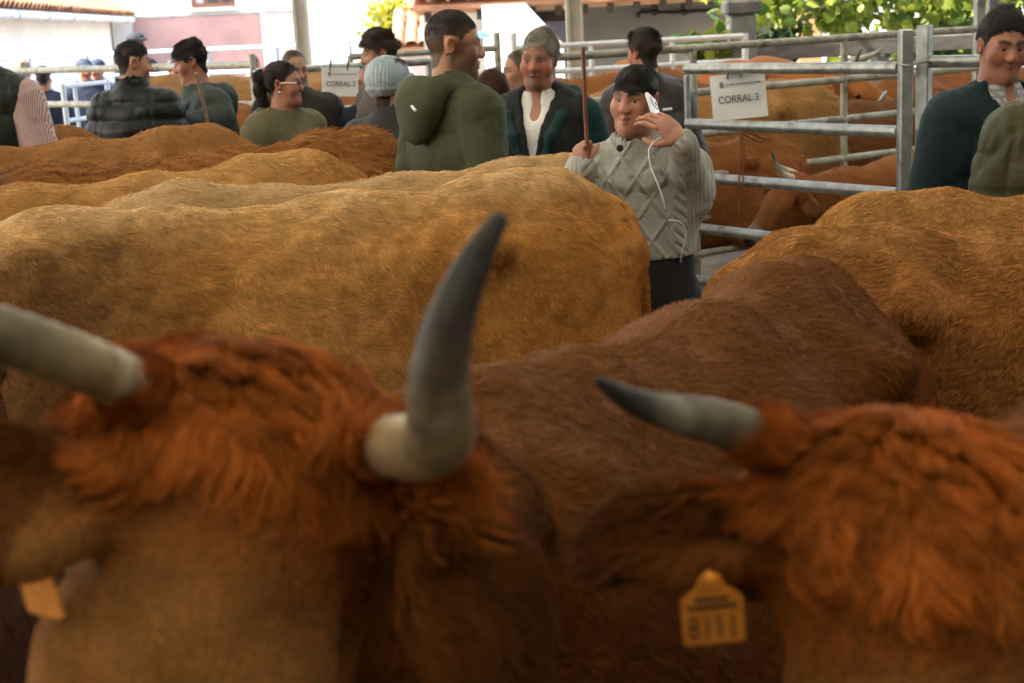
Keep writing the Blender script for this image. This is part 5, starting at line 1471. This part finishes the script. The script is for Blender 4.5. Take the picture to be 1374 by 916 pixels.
# ------------------------------------------------------------------ cattle in the pens
ORG = dict(cols=((.34, .125, .034), (.16, .055, .017), (.46, .215, .075)), front=.2, top=.3)
TANB = dict(cols=((.44, .22, .07), (.2, .085, .026), (.6, .37, .17)), front=.1, top=.4)
DRK = dict(cols=((.20, .075, .022), (.09, .034, .012), (.28, .12, .04)), front=.2, top=.25)
PEN = 'cattle penned behind the rails'
def pcow(label, px, py, y, hd, coat, **kw):
    org, s = at_sacrum(px, py, y, hd); return cow(label, org, hd, s, coat=coat, group=PEN, h=.026, headh=.013, **{**dict(fur=5000, furlen=.03, hair_r=.0014), **kw})
pcow('shaggy light brown cow standing behind the CORRAL 3 sign', 1040, 105, 8.75, 186, TANB, fur=9000, furlen=.04, hair_r=.0012)
pcow('orange-brown calf below the CORRAL 3 sign, behind the twine', 1002, 180, 8.1, 184, ORG, fur=7000, furlen=.03, hair_r=.0012)
pcow('dark red-brown cow crossing behind the middle of the CORRAL 3 gate', 1088, 131, 9.55, 6, DRK)
pcow('orange cow standing right of the square gate posts', 1236, 91, 10.4, 8, ORG)
hp3 = W(1066, 238, 7.0)
cow('small horned red-brown cow feeding with its head down under the gate rails', (hp3[0] + .95, 7.12, 0), 182, .74, poll=hp3, u=(-.66, -.16, -.62), wv=(-.55, -.42, .62), coat=dict(ORG, tuft=.8, tuftc=(.3, .09, .02)), group=PEN, h=.022, headh=.009,
    fur=6000, furlen=.02, hair_r=.001, horns=[([W(1062, 240, 6.97), W(1052, 236, 6.93), W(1043, 226, 6.92), W(1038, 210, 6.93), W(1035, 204, 6.94)], [.022, .019, .014, .008, .003], dict(n=10, sub=4, b=(.5, .42, .27), t=(.03, .026, .02))),
    ([W(1070, 236, 7.1), W(1058, 230, 7.13), W(1042, 222, 7.14), W(1036, 206, 7.12)], [.02, .017, .011, .003], dict(n=10, sub=4, b=(.5, .42, .27), t=(.03, .026, .02)))])
hp5 = W(1126, 92, 9.9)
c5, i5 = cow('horned red cow with a pale blue rope halter at the back of the pen', (hp5[0] - .78, 10.65, 0), -44, 1.03, poll=hp5, u=(.80, -.30, -.50), wv=(.38, -.55, .74), coat=dict(ORG, tuft=.6, tuftc=(.3, .09, .02)), group=PEN, h=.026, headh=.011,
    horns=[([W(1126, 88, 9.85), W(1136, 87, 9.75), W(1147, 83, 9.7), W(1152, 74, 9.7), W(1156, 66, 9.7)], [.027, .022, .017, .010, .004], dict(n=10, sub=4, b=(.48, .40, .30), t=(.04, .035, .03))),
    ([W(1136, 83, 10.0), W(1160, 78, 10.05), W(1178, 70, 10.08), W(1186, 62, 10.1)], [.027, .022, .013, .004], dict(n=10, sub=4, b=(.48, .42, .34), t=(.3, .26, .2)))])
HB = plain('pale blue rope', (.30, .48, .56), .8, 0, .2, 60)
def on5(q): return i5['poll'] + i5['HM'] @ np.array(q) * 1.03
hb = MB(); hb.tube([on5((.33, -.085, -.20)), on5((.335, -.082, -.11)), on5((.34, -.06, -.02)), on5((.34, 0, .0)), on5((.34, .06, -.02)), on5((.335, .082, -.11)), on5((.33, .085, -.20)), on5((.33, 0, -.235)), on5((.33, -.085, -.20))], .009, 8)
hl_ = link('halter', hb.data('halter', HB), c5)
hb = MB(); hb.tube([on5((.335, .085, -.13)), on5((.20, .115, -.14)), on5((.07, .12, -.12))], .009, 8); link('cheek_rope', hb.data('cheek_rope', HB), hl_)
hb = MB(); hb.tube([on5((.335, -.085, -.13)), on5((.20, -.115, -.14)), on5((.07, -.12, -.12))], .009, 8); link('cheek_rope', hb.data('cheek_rope', HB), hl_)
hb = MB(); hb.tube([on5((.33, -.04, -.235)), on5((.36, -.05, -.40)), on5((.33, -.04, -.7))], .009, 8); link('lead_rope', hb.data('lead_rope', HB), hl_)
pcow('tan cow in the left pen behind the man with the stick', 225, 97, 11.0, 4, TANB)
pcow('orange-brown cow in the left pen, low behind the hand with the stick', 246, 134, 9.35, 3, ORG)
pcow('orange cow behind the auburn-haired woman', 648, 99, 9.2, 3, ORG)

# straw in the pen
r2 = np.random.default_rng(5); n = 9000
P0 = np.stack([r2.uniform(.6, 3.6, n), r2.uniform(4.7, 9.2, n), r2.uniform(.005, .05, n)], 1)
a = r2.uniform(0, 6.28, n); L = r2.uniform(.05, .16, n); up = r2.uniform(-.25, .35, n)
d = np.stack([np.cos(a), np.sin(a), up], 1) * L[:, None]; sd = np.stack([-np.sin(a), np.cos(a), 0 * a], 1) * .0035
V = np.stack([P0 - sd, P0 + sd, P0 + d + sd * .7 + [0, 0, .004], P0 + d - sd * .7 + [0, 0, .004]], 1).reshape(-1, 3); V[:, 2] = np.maximum(V[:, 2], .002)
cs = np.repeat(np.array([.42, .29, .10])[None] * r2.uniform(.5, 1.25, (n, 1)), 4, 0)
link('straw', mesh_quads('straw', V, np.arange(4 * n).reshape(-1, 4), vcol('straw stalks', .7, .2), cs), None, 'loose yellow straw littering the floor of the pen', None, None, 'stuff')

# ------------------------------------------------------------------ houses round the yard
LIME = plain('whitewashed render', (.80, .785, .74), .9, 0, .08, 1.2, .25, 25)
PINK = plain('faded rose render', (.50, .29, .255), .9, 0, .16, 1.5, .25, 25); PINK2 = plain('pale rose render', (.62, .49, .45), .9, 0, .12, 1.5, .25, 25)
TILE = plain('terracotta tile', (.40, .20, .11), .85, 0, .4, 2.5, .3, 30); WOOD = plain('red brown joinery', (.20, .085, .05), .6, 0, .3, 6, .2, 40, stretch=(1, 1, 4))
GLASS = plain('window glass', (.10, .11, .11), .06, 0, .3, 1.5, 0, 1, .6); CURT = plain('white net curtain', (.6, .6, .57), .9)
OLDWOOD = plain('weathered grey wood', (.18, .165, .145), .9, 0, .35, 3, .5, 20, stretch=(1, 6, 6)); STONE = plain('grey stone', (.25, .25, .245), .9, 0, .3, 5, .6, 14)
GREYW = plain('stained grey render', (.24, .225, .195), .92, 0, .3, 1.0, .4, 12); OCHRE = plain('ochre render', (.50, .29, .16), .9, 0, .22, 2, .3, 20); DARKW = plain('dark old beam', (.055, .042, .032), .9, 0, .3, 4, .4, 20)

def tile_mesh():
    """one barrel tile, 1 wide by 1 long"""
    V, F = [], []
    n = 6
    for j, (y, s_) in enumerate(((0, 1.0), (1, .82))):
        for k in (1.0, .82):
            for i in range(n + 1):
                a = math.pi * i / n; V.append((-math.cos(a) * .5 * s_ * k, y, math.sin(a) * .36 * s_ * k))
    q = n + 1
    for i in range(n): F += [(i, i + 1, 2 * q + i + 1, 2 * q + i), (q + i, 3 * q + i, 3 * q + i + 1, q + i + 1), (i, q + i, q + i + 1, i + 1), (2 * q + i, 2 * q + i + 1, 3 * q + i + 1, 3 * q + i)]
    F += [(0, 2 * q, 3 * q, q), (n, q + n, 3 * q + n, 2 * q + n)]
    me = MB().add(V, F, False).data('tile', TILE); me.polygons.foreach_set('use_smooth', [False] * len(me.polygons)); return me
TM = tile_mesh()
def tiles(parent, o, ex, ey, nx, ny, w_, l_, seed=0):
    """rows of separate tiles: ex along the eave, ey up the slope"""
    ex, ey = nrm(ex), nrm(ey); ez = np.cross(ex, ey); r_ = random.Random(seed); off = parent.location
    for j in range(ny):
        for i in range(nx):
            p = np.asarray(o) + ex * (i + .5) * w_ + ey * (j * l_ * .86) + ez * (.015 + .035 * 1)
            t = link('tile', TM, parent); a = r_.uniform(-.05, .05); sw = w_ * 1.05
            tilt = .055
            X = ex * math.cos(a) + ey * math.sin(a); Y = nrm(-ex * math.sin(a) + ey * math.cos(a) - ez * tilt * -1 * 0 + ez * .04); Z = np.cross(X, Y)
            t.matrix_local = Matrix([[X[k] * sw, Y[k] * l_, Z[k] * sw * r_.uniform(.9, 1.08), p[k] - off[k]] for k in range(3)] + [[0, 0, 0, 1]])
def slab(mb, pts, th, up=(0, 0, 1)):
    """a flat plate of thickness th from four corners"""
    pts = np.asarray(pts, float); n = nrm(np.cross(pts[1] - pts[0], pts[2] - pts[0])) * th
    V = list(pts) + list(pts - n); F = [(0, 1, 2, 3), (7, 6, 5, 4)] + [(i, 4 + i, 4 + (i + 1) % 4, (i + 1) % 4) for i in range(4)]
    return mb.add(V, F)
def wallbox(mb, a, b, z0, z1, th):
    a, b = np.array(a, float), np.array(b, float); d = nrm(b - a); c = (a + b) / 2
    M = np.array([[d[0], -d[1], 0], [d[1], d[0], 0], [0, 0, 1.0]])
    mb.box((c[0], c[1], (z0 + z1) / 2), (np.linalg.norm(b - a), th, z1 - z0), M); return M
def window(parent, a, M, x, z0, w_, h_, mullions=1, curtain=False):
    """frame, panes and sill set in front of a wall whose local x runs along it and -y looks out"""
    g = lambda q: np.array([*a, 0]) + M @ np.array(q)
    b = MB(); t = .09
    for xx in (x - w_ / 2 + t / 2, x + w_ / 2 - t / 2): b.box(g((xx, -.03, z0 + h_ / 2)), (t, .10, h_), M)
    for zz in (z0 + t / 2, z0 + h_ - t / 2): b.box(g((x, -.03, zz)), (w_ - 2 * t, .09, t), M)
    for i in range(mullions): b.box(g((x - w_ / 2 + w_ * (i + 1) / (mullions + 1), -.028, z0 + h_ / 2)), (t * 1.1, .085, h_ - 2 * t), M)
    fr = b.build('window', WOOD, parent)
    for i in range(mullions + 1):
        pw = w_ / (mullions + 1); cx = x - w_ / 2 + pw * (i + .5)
        MB().box(g((cx, -.02, z0 + h_ / 2)), (pw - t * 1.2, .012, h_ - 2 * t - .004), M).build('pane', CURT if curtain and i == 0 else GLASS, fr)
    MB().box(g((x, -.07, z0 - .04)), (w_ + .16, .16, .07), M).build('sill', LIME, fr)

# low white house on the left, its tiled eave running away from us
zA = 2.22; A0 = np.array([gx(-14, 19.0) + .0, 19.0]); B0 = np.array([W(174, 26, 32.6)[0], 32.6])
dE = nrm(B0 - A0); A1 = A0 - dE * 6; nE = np.array([-dE[1], dE[0]])     # nE points away to the left
hL = thing('white_house', 'low whitewashed house with a long tiled eave at the left edge', 'house', (A0[0], A0[1], 0))
b = MB(); wallbox(b, A1 + nE * .55, B0 + nE * .55 - dE * .3, 0, zA - .03, .3); b.build('wall', LIME, hL)
up = np.array([nE[0] * math.cos(.42), nE[1] * math.cos(.42), math.sin(.42)])
e3 = np.array([*A1, zA]); f3 = np.array([*B0, zA])
b = MB(); slab(b, [e3, f3, f3 + up * 4.2, e3 + up * 4.2], .06); b.build('roof', TILE, hL)
tiles(hL, e3 + np.array([0, 0, .0]) + np.array([*(dE * 5.0), 0]), np.array([*dE, 0]), up, 52, 5, .305, .52, 3)
b = MB(); b.tube([e3 + [0, 0, -.05] - np.array([*nE, 0]) * .05, f3 + [0, 0, -.05] - np.array([*nE, 0]) * .05], .07, 10); b.build('gutter', plain('white gutter', (.7, .7, .68), .5), hL)
for k in range(9):
    p = e3 + (f3 - e3) * ((k + .5) / 9) - np.array([*nE, 0]) * .05; MB().tube([p + [-dE[0] * .012, -dE[1] * .012, -.05], p + [dE[0] * .012, dE[1] * .012, -.05]], .08, 10).build('gutter_bracket', plain('grey bracket', (.4, .4, .4), .5), hL)
b = MB(); M3 = np.stack([np.array([*nE, 0]), np.array([0, 0, 1.0]), np.array([*dE, 0])], 1)
b.prism([(.40, 0), (3.85, 0), (3.85, zA + 1.35), (.40, zA - .10)], .25, M3, np.array([*(B0 - dE * .29), 0])); b.build('gable', plain('brown boards with painted shade', (.085, .06, .045), .9, 0, .3, 3), hL)  # brown boards, darkened by eave shade put into the colour

# tall white house with the rose plinth, facing us
H0, H1 = np.array([gx(120, 33.0), 33.0]), np.array([gx(640, 36.0), 36.0]); dH = nrm(H1 - H0); MH = np.array([[dH[0], -dH[1], 0], [dH[1], dH[0], 0], [0, 0, 1.0]])
hM = thing('white_house', 'tall white house with a rose plinth and brown window frames in the middle distance', 'house', (H0[0], H0[1], 0))
b = MB(); wallbox(b, H0, H1, 0, 7.5, .3); b.build('wall', LIME, hM)
xh = lambda px: ((W(px, 30, 33.0 + (px - 120) / 520 * 3)[:2] - H0) @ dH)
def plate(x0, x1, z0, z1, mat, name, out=.17): 
    b = MB(); c = np.array([*H0, 0]) + MH @ np.array([(x0 + x1) / 2, -out, (z0 + z1) / 2]); b.box(c, (x1 - x0, .04, z1 - z0), MH); return b.build(name, mat, hM)
plate(xh(178), xh(347), .0, 2.19, PINK, 'plinth'); plate(xh(354), xh(398), 0, 2.19, PINK2, 'plinth'); plate(xh(495), xh(600), 0, 2.15, PINK2, 'plinth')
plate(xh(347.5), xh(353.5), 0, 7.4, LIME, 'pilaster', .2); plate(xh(178), xh(398), 2.2, 2.24, plain('grey string course', (.42, .40, .38), .9), 'string_course', .19)
a_ = H0 - np.array([0, 0]); Mw = MH
window(hM, H0 + (MH @ np.array([0, -.15, 0]))[:2], MH, (xh(258) + xh(315)) / 2, 2.38, xh(315) - xh(258), 1.5, 2, True)
window(hM, H0 + (MH @ np.array([0, -.15, 0]))[:2], MH, (xh(448) + xh(543)) / 2, 2.42, xh(543) - xh(448), 1.5, 3)
b = MB(); slab(b, [np.array([*(H0 - dH), 7.4]), np.array([*(H1 + dH), 7.4]), np.array([*(H1 + dH), 9.4]) + [dH[1] * -4, 5, 0], np.array([*(H0 - dH), 9.4]) + [dH[1] * -4, 5, 0]], .12); b.build('roof', TILE, hM)

# low annex with tiled lean-to, by the olive parka
an = thing('brick_annex', 'low pinkish annex with a mossy tiled lean-to roof behind the green parka', 'outbuilding', (gx(560, 21), 21, 0))
b = MB(); b.box((gx(572, 21.2), 21.4, .72), (.75, .8, 1.44)); b.build('wall', PINK2, an)
o_ = np.array([gx(572, 21) - .48, 20.86, 1.43]); b = MB(); slab(b, [o_, o_ + [.96, 0, 0], o_ + [.96, 1.1, .5], o_ + [0, 1.1, .5]], .05); b.build('roof', TILE, an)
tiles(an, o_, (1, 0, 0), (0, .91, .41), 5, 3, .19, .42, 5)

# open-fronted shed across the yard: tiled eave, white pier, grey back wall
ys = 17.0; ze = 1.93
S0, S1 = gx(556, ys), gx(1060, ys) + .5
sh = thing('tiled_shed', 'long open shed with a tiled eave, a white pier and a stained grey back wall', 'shed', (S0, ys, 0))
b = MB(); b.box(((S0 + S1) / 2, ys + 2.6, 1.3), (S1 - S0, .25, 2.6)); b.build('back_wall', GREYW, sh)
b = MB(); x0, x1 = gx(783, 17.7), S1; b.box(((x0 + x1) / 2, 17.8, .98), (x1 - x0, .2, 1.96)); b.build('front_wall', GREYW, sh)
o_ = np.array([S0, ys - .35, ze + .02]); upv = nrm(np.array([0, 1, .42])); b = MB(); slab(b, [o_, o_ + [S1 - S0, 0, 0], o_ + [S1 - S0, 0, 0] + upv * 3.6, o_ + upv * 3.6], .05); b.build('roof', TILE, sh)
nt_ = int((S1 - S0) / .215); tiles(sh, o_, (1, 0, 0), upv, nt_, 4, (S1 - S0) / nt_, .5, 9)
b = MB(); b.box(((S0 + S1) / 2, ys - .18, ze - .045), (S1 - S0, .05, .07)); b.build('eave_board', plain('pale eave board', (.52, .33, .20), .8, 0, .25, 3), sh)
for k, x in enumerate(np.linspace(S0 + .2, S1 - .2, 16)): MB().box((x, ys + 1.0, ze + .40), (.08, 2.6, .11), rot_x(.398)).build('rafter', DARKW, sh)
b = MB(); b.box(((gx(700, ys) + gx(783, ys)) / 2, ys + .1, ze - .16), (gx(783, ys) - gx(700, ys), .16, .12)); b.build('lintel', DARKW, sh)
b = MB(); xa, xb, xc = gx(650, 16.6), gx(706, 16.6), gx(757, 16.6)
b.prism([(0, 0), (xc - xa, 0), (xc - xa, 1.45), (xb - xa + .02, 1.93), (0, 1.93)], .35, np.stack([[1, 0, 0], [0, 0, 1], [0, -1, 0]], 1).astype(float), np.array([xa, 16.95, 0])); b.build('pier', LIME, sh)
b = MB(); b.box((gx(732, 18.4), 18.6, 1.25), (.62, .12, 1.2)); b.build('shutter', plain('lilac grey board', (.22, .21, .26), .8, 0, .2, 4), sh)
cb_ = [W(857, 25, 17.66), W(856, 19, 17.66), W(862, 17, 17.66), W(880, 16.5, 17.66), W(900, 18, 17.66), W(935, 15.5, 17.66), W(985, 12, 17.66)]
MB().tube(wob(cb_, 30, .006), .018, 7).build('cable', plain('black cable', (.012, .012, .012), .6), sh)
for px in (878, 918): MB().box(W(px, 12, 17.68), (.06, .03, .16)).build('cable_bracket', DARKW, sh)
ub = thing('parasol', 'small bright blue parasol far off beside the face of the bearded man', 'parasol', (gx(648, 15.5), 15.5, 0))
b = MB(); V = [(gx(648, 15.5), 15.5, 1.66)] + [(gx(648, 15.5) + .13 * math.cos(t), 15.5 + .13 * math.sin(t), 1.585) for t in np.linspace(0, 6.283, 9)[:-1]]
b.add(V, [(0, i + 1, (i + 1) % 8 + 1) for i in range(8)]); b.build('canopy', plain('blue parasol cloth', (.06, .28, .62), .6), ub); MB().tube([(gx(648, 15.5), 15.5, 0), (gx(648, 15.5), 15.5, 1.65)], .012, 7).build('pole', GALV, ub)

# stone pillars, rough rails and an ochre pier at the right
def pillar(label, px, y, zt, w_, cap):
    t = thing('stone_pillar', label, 'pillar', (gx(px, y), y, 0), 'stone pillars of the wooden paddock fence')
    MB().bevbox((gx(px, y), y, zt / 2), (w_, w_, zt), .015).build('shaft', STONE, t)
    MB().bevbox((gx(px, y), y, zt + cap / 2), (w_ + .07, w_ + .07, cap), .02).build('cap', plain('mossy cap stone', (.155, .15, .14), .95, 0, .35, 6, .6, 20), t)
pillar('pale stone gate pillar with a dark cap at the end of the white rails', 995, 12.3, 1.70, .225, .12)
pillar('dark stone pillar behind the horns of the haltered cow', 1178, 12.9, 1.42, .17, .07)
pf = thing('paddock_fence', 'weathered wooden rails running right from the pale stone pillar', 'fence', (gx(1012, 12.5), 12.5, 0))
for z, th in ((1.37, .135), (.98, .13), (.6, .13)):
    q0, q1 = np.array([gx(1008, 12.45), 12.5, z]), np.array([gx(1325, 13.0), 13.0, z - .01]); d_ = nrm(q1 - q0)
    M = np.stack([d_, np.cross([0, 0, 1], d_), [0, 0, 1]], 1); MB().bevbox((q0 + q1) / 2, (np.linalg.norm(q1 - q0), .045, th), .006, M).build('plank', OLDWOOD, pf)
pr = thing('plaster_pier', 'ochre plastered pier rising behind the wooden rails', 'pillar', (gx(1083, 14.5), 14.5, 0))
MB().bevbox((gx(1083, 14.5), 14.5, 1.4), (.235, .26, 2.8), .012).build('shaft', OCHRE, pr)
wl = thing('low_wall', 'low ochre garden wall at the foot of the plastered pier', 'wall', (gx(1035, 14.8), 14.8, 0)); b = MB(); b.box((gx(1045, 14.9), 14.95, .72), (.75, .2, 1.44)); b.build('masonry', OCHRE, wl)
dk = thing('feed_trough', 'dark trough below the nose of the haltered cow', 'trough', (gx(1190, 11.2), 11.2, 0))
b = MB(); cx, cy = gx(1195, 11.3), 11.3
for sy in (-.2, .2): b.box((cx, cy + sy, .98), (.75, .03, .26), rot_x(.15 * np.sign(-sy)))
for sx in (-.375, .375): b.box((cx + sx, cy, .98), (.03, .36, .25))
b.box((cx, cy, .86), (.72, .36, .02)); b.build('basin', plain('dark trough steel', (.05, .055, .06), .6), dk)
for sx in (-.3, .3): MB().box((cx + sx, cy, .425), (.05, .3, .85)).build('trestle', DARKW, dk)
# pale house added as a bright backdrop behind the leaves
fh = thing('backdrop_house', 'pale house added as a bright backdrop behind the leaves on the right', 'house', (8, 31, 0))
b = MB(); b.box((9.2, 33, 2.6), (11, 6, 5.2)); b.build('wall', LIME, fh); b = MB(); slab(b, [(3.3, 29.6, 5.15), (15.1, 29.6, 5.15), (15.1, 33, 7), (3.3, 33, 7)], .12); b.build('roof', TILE, fh)
for x in (6.2, 9.2, 12.2): window(fh, (0, 29.99), np.eye(3), x, 1.0, 1.0, 1.4, 1)

# ------------------------------------------------------------------ leaves
def leafmat(name, c0, c1):
    mt, t, b = newmat(name); n, l = t.nodes, t.links
    oi = n.new('ShaderNodeObjectInfo'); at = n.new('ShaderNodeAttribute'); at.attribute_name = 'col'
    tc = n.new('ShaderNodeTexCoord'); nz = n.new('ShaderNodeTexNoise'); nz.inputs['Scale'].default_value = 6
    l.new(tc.outputs['Object'], nz.inputs[0])
    ad = n.new('ShaderNodeMath'); ad.operation = 'FRACT'
    a2 = n.new('ShaderNodeMath'); a2.operation = 'ADD'; l.new(oi.outputs['Random'], a2.inputs[0]); l.new(at.outputs['Fac'], a2.inputs[1]); l.new(a2.outputs[0], ad.inputs[0])
    mx = n.new('ShaderNodeMix'); mx.data_type = 'RGBA'; l.new(ad.outputs[0], mx.inputs['Factor']); mx.inputs['A'].default_value = (*c0, 1); mx.inputs['B'].default_value = (*c1, 1)
    df = n.new('ShaderNodeBsdfPrincipled'); l.new(mx.outputs['Result'], df.inputs['Base Color']); df.inputs['Roughness'].default_value = .45
    tr = n.new('ShaderNodeBsdfTranslucent'); l.new(mx.outputs['Result'], tr.inputs[0])
    ms = n.new('ShaderNodeMixShader'); ms.inputs[0].default_value = .45; l.new(df.outputs[0], ms.inputs[1]); l.new(tr.outputs[0], ms.inputs[2]); l.new(ms.outputs[0], n['Material Output'].inputs[0])
    return mt
LEAF = leafmat('fig leaves', (.07, .16, .025), (.34, .36, .04)); LEAF2 = leafmat('dark leaves', (.018, .045, .014), (.06, .12, .03)); BARK = plain('grey bark', (.16, .14, .11), .9, 0, .3, 8, .5, 30)
def leaf_shape():
    """a lobed leaf folded along its midrib, about one unit long"""
    out = [(0, 0), (.16, .06), (.34, .10), (.28, .24), (.46, .38), (.30, .44), (.34, .66), (.17, .70), (.0, 1.0)]
    V = [(x, y, .10 * abs(x) - .12 * y * y) for x, y in out] + [(-x, y, .10 * abs(x) - .12 * y * y) for x, y in out[1:-1]] + [(0, .3, .0), (0, .6, -.04)]
    r_ = list(range(0, 9)); l_ = [0] + list(range(9, 16)) + [8]; F = []
    mid = [0, 16, 16, 16, 16, 17, 17, 17, 8]
    for side, s_ in ((r_, 1), (l_, -1)):
        for i in range(8):
            tri = [side[i], side[i + 1], mid[i + 1] if mid[i] == side[i] else mid[i]]
            if len(set(tri)) == 3: F.append(tuple(tri if s_ > 0 else tri[::-1]))
        F.append((side[4], side[5], 17, 16) if s_ > 0 else (16, 17, side[5], side[4]))
    return V, F
LV, LF = leaf_shape()
LME = MB().add(LV, LF, True).data('leaf', LEAF)
def leaf_mass(pts, sizes, mat, seed, droop=.5):
    r_ = np.random.default_rng(seed); n = len(pts); LVa = np.array(LV); nv = len(LVa)
    d = nrm(r_.normal(size=(n, 3)) + [0, 0, -droop]); s_ = nrm(np.cross(d, r_.normal(size=(n, 3)))); z = np.cross(s_, d)
    V = pts[:, None] + sizes[:, None, None] * (LVa[None, :, :1] * s_[:, None] + LVa[None, :, 1:2] * d[:, None] + LVa[None, :, 2:] * z[:, None])
    F = [tuple(i + k * nv for i in f) for k in range(n) for f in LF]
    me = bpy.data.meshes.new('leaves'); me.from_pydata(V.reshape(-1, 3).tolist(), [], F); me.materials.append(mat)
    at = me.attributes.new('col', 'FLOAT_COLOR', 'POINT'); c = np.repeat(r_.random(n), nv); at.data.foreach_set('color', np.stack([c, c, c, np.ones_like(c)], 1).astype(np.float32).ravel()); return me
def tree(label, name, base, limbs, clusters, nbig, nsmall, size, mat=LEAF, cat='tree', seed=1):
    t = thing(name, label, cat, base)
    for i, (pts, r0, r1) in enumerate(limbs):
        q = wob(pts, 18, .03); MB().tube(q, np.linspace(r0, r1, len(q)), 8).build('trunk' if i == 0 else 'limb', BARK, t)
    r_ = np.random.default_rng(seed); C = np.array([c[:3] for c in clusters]); Rr = np.array([c[3] for c in clusters])
    def pick(n):
        k = r_.choice(len(C), n, p=Rr ** 2 / (Rr ** 2).sum()); v = r_.normal(size=(n, 3)) * .5
        return C[k] + v * Rr[k][:, None] * [1, 1, .8]
    if nbig:
        for p in pick(nbig):
            o = link('leaf', LME, t); d = nrm(r_.normal(size=3) + [0, -.2, -.6]); s_ = nrm(np.cross(d, r_.normal(size=3))); z = np.cross(s_, d); k = size * r_.uniform(.7, 1.3)
            o.matrix_local = Matrix([[s_[i] * k, d[i] * k, z[i] * k, p[i] - base[i]] for i in range(3)] + [[0, 0, 0, 1]])
    P = pick(nsmall); cr = link('crown', leaf_mass(P - np.array(base), size * r_.uniform(.6, 1.2, nsmall), mat, seed), t, kind='stuff')
    return t
tb = (gx(1290, 15.1), 15.1, 0.0)
def WP(px, py, y): return W(px, py, y)
limbs = [([np.array(tb), np.array(tb) + [.05, 0, .9], WP(1285, 40, 15.0), WP(1265, -40, 14.9), WP(1240, -150, 14.8)], .11, .05),
         ([WP(1285, 20, 15.0), WP(1215, -10, 14.5), WP(1150, 2, 13.7), WP(1105, 10, 13.1), WP(1075, 18, 12.8)], .05, .012),
         ([WP(1270, -20, 14.9), WP(1180, -60, 14.1), WP(1090, -40, 13.3), WP(1010, 5, 12.7)], .05, .012),
         ([WP(1280, 10, 15.0), WP(1330, -20, 14.3), WP(1390, -10, 13.7)], .05, .012), ([WP(1285, 30, 15.0), WP(1250, 10, 14.4), WP(1190, 25, 14.1), WP(1175, 10, 13.9)], .03, .008)]
cl = []
rr = random.Random(4)
for px, py, y, r in ((985, -2, 11.3, .22), (1025, 5, 11.2, .26), (1055, -10, 11.4, .3), (1050, 25, 11.6, .2), (1115, 15, 11.8, .3), (1150, 30, 12.2, .3), (1130, -12, 12, .4), (1190, 10, 12.4, .4), (1195, 40, 12.9, .25), (1235, 22, 12.6, .35), (1240, 50, 13, .22), (1270, 10, 12.8, .35), (1300, 15, 12.6, .3),
                     (1250, -30, 12.8, .5), (1325, -5, 12.2, .3), (1370, -5, 12.0, .35), (1180, -45, 12.4, .5), (1080, -45, 11.8, .45), (1340, -50, 12.4, .55), (975, 30, 11.5, .12), (1275, 45, 13.1, .25), (1210, 62, 13.2, .2), (1270, 72, 13.3, .2)):
    cl.append((*W(px, py, y + 1.5), r * 1.12))
tree('fig-like tree whose large yellow-green leaves hang over the paddock fence', 'leafy_tree', tb, limbs, cl, 280, 1200, .15)
sb = (gx(1040, 13.2), 13.2, 0.0)
cl2 = [(*W(px, py, y), r) for px, py, y, r in ((1030, 52, 13.0, .16), (1052, 48, 13.2, .16), (1042, 75, 13.1, .2), (1035, 100, 13.1, .25))]
tree('dark green ivy bush between the stone pillar and the plastered pier', 'ivy_bush', sb, [([np.array(sb), W(1040, 60, 13.1)], .03, .01)], cl2, 0, 420, .09, LEAF2, 'bush', 3)
sb = (gx(915, 12.2), 12.2, 0.0)
cl2 = [(*W(px, py, y), r) for px, py, y, r in ((945, 62, 12.2, .13), (925, 62, 12.2, .1), (960, 58, 12.2, .12), (970, 44, 12.1, .08), (950, 85, 12.2, .16))]
tree('light green creeper by the white rails left of the stone pillar', 'creeper', (gx(950, 12.2), 12.2, 0), [([np.array([gx(950, 12.2), 12.2, 0]), W(950, 70, 12.2), W(968, 40, 12.1)], .02, .008)], cl2, 0, 200, .11, LEAF, 'plant', 6)
sb = (gx(1200, 14.2), 14.2, 0.0)
cl2 = [(*W(px, py, y), r) for px, py, y, r in ((1190, 95, 14.2, .3), (1225, 80, 14.2, .25), (1160, 100, 14.2, .3), (1215, 110, 14.2, .3), (1270, 85, 14.3, .3), (1130, 92, 14.3, .25), (1310, 60, 14.4, .35), (1250, 55, 14.5, .25), (1170, 70, 14.4, .25))]
tree('mid green shrubs seen under the wooden rails', 'garden_shrub', sb, [([np.array(sb), W(1200, 80, 14.2)], .04, .02)], cl2, 0, 1100, .11, LEAF, 'bush', 8)
sb = (gx(520, 24), 24.0, 0.0)
cl2 = [(*W(px, py, y), r) for px, py, y, r in ((522, 8, 24, .28), (510, 25, 24, .25), (530, 40, 24, .3), (515, 55, 24, .3), (535, 20, 24, .2))]
YEL = leafmat('yellow blossom', (.55, .45, .03), (.25, .32, .06))
tree('yellow-flowering shrub below the wide brown window', 'flowering_shrub', sb, [([np.array(sb), W(522, 40, 24), W(522, 5, 24)], .04, .015)], cl2, 0, 480, .13, YEL, 'shrub', 9)
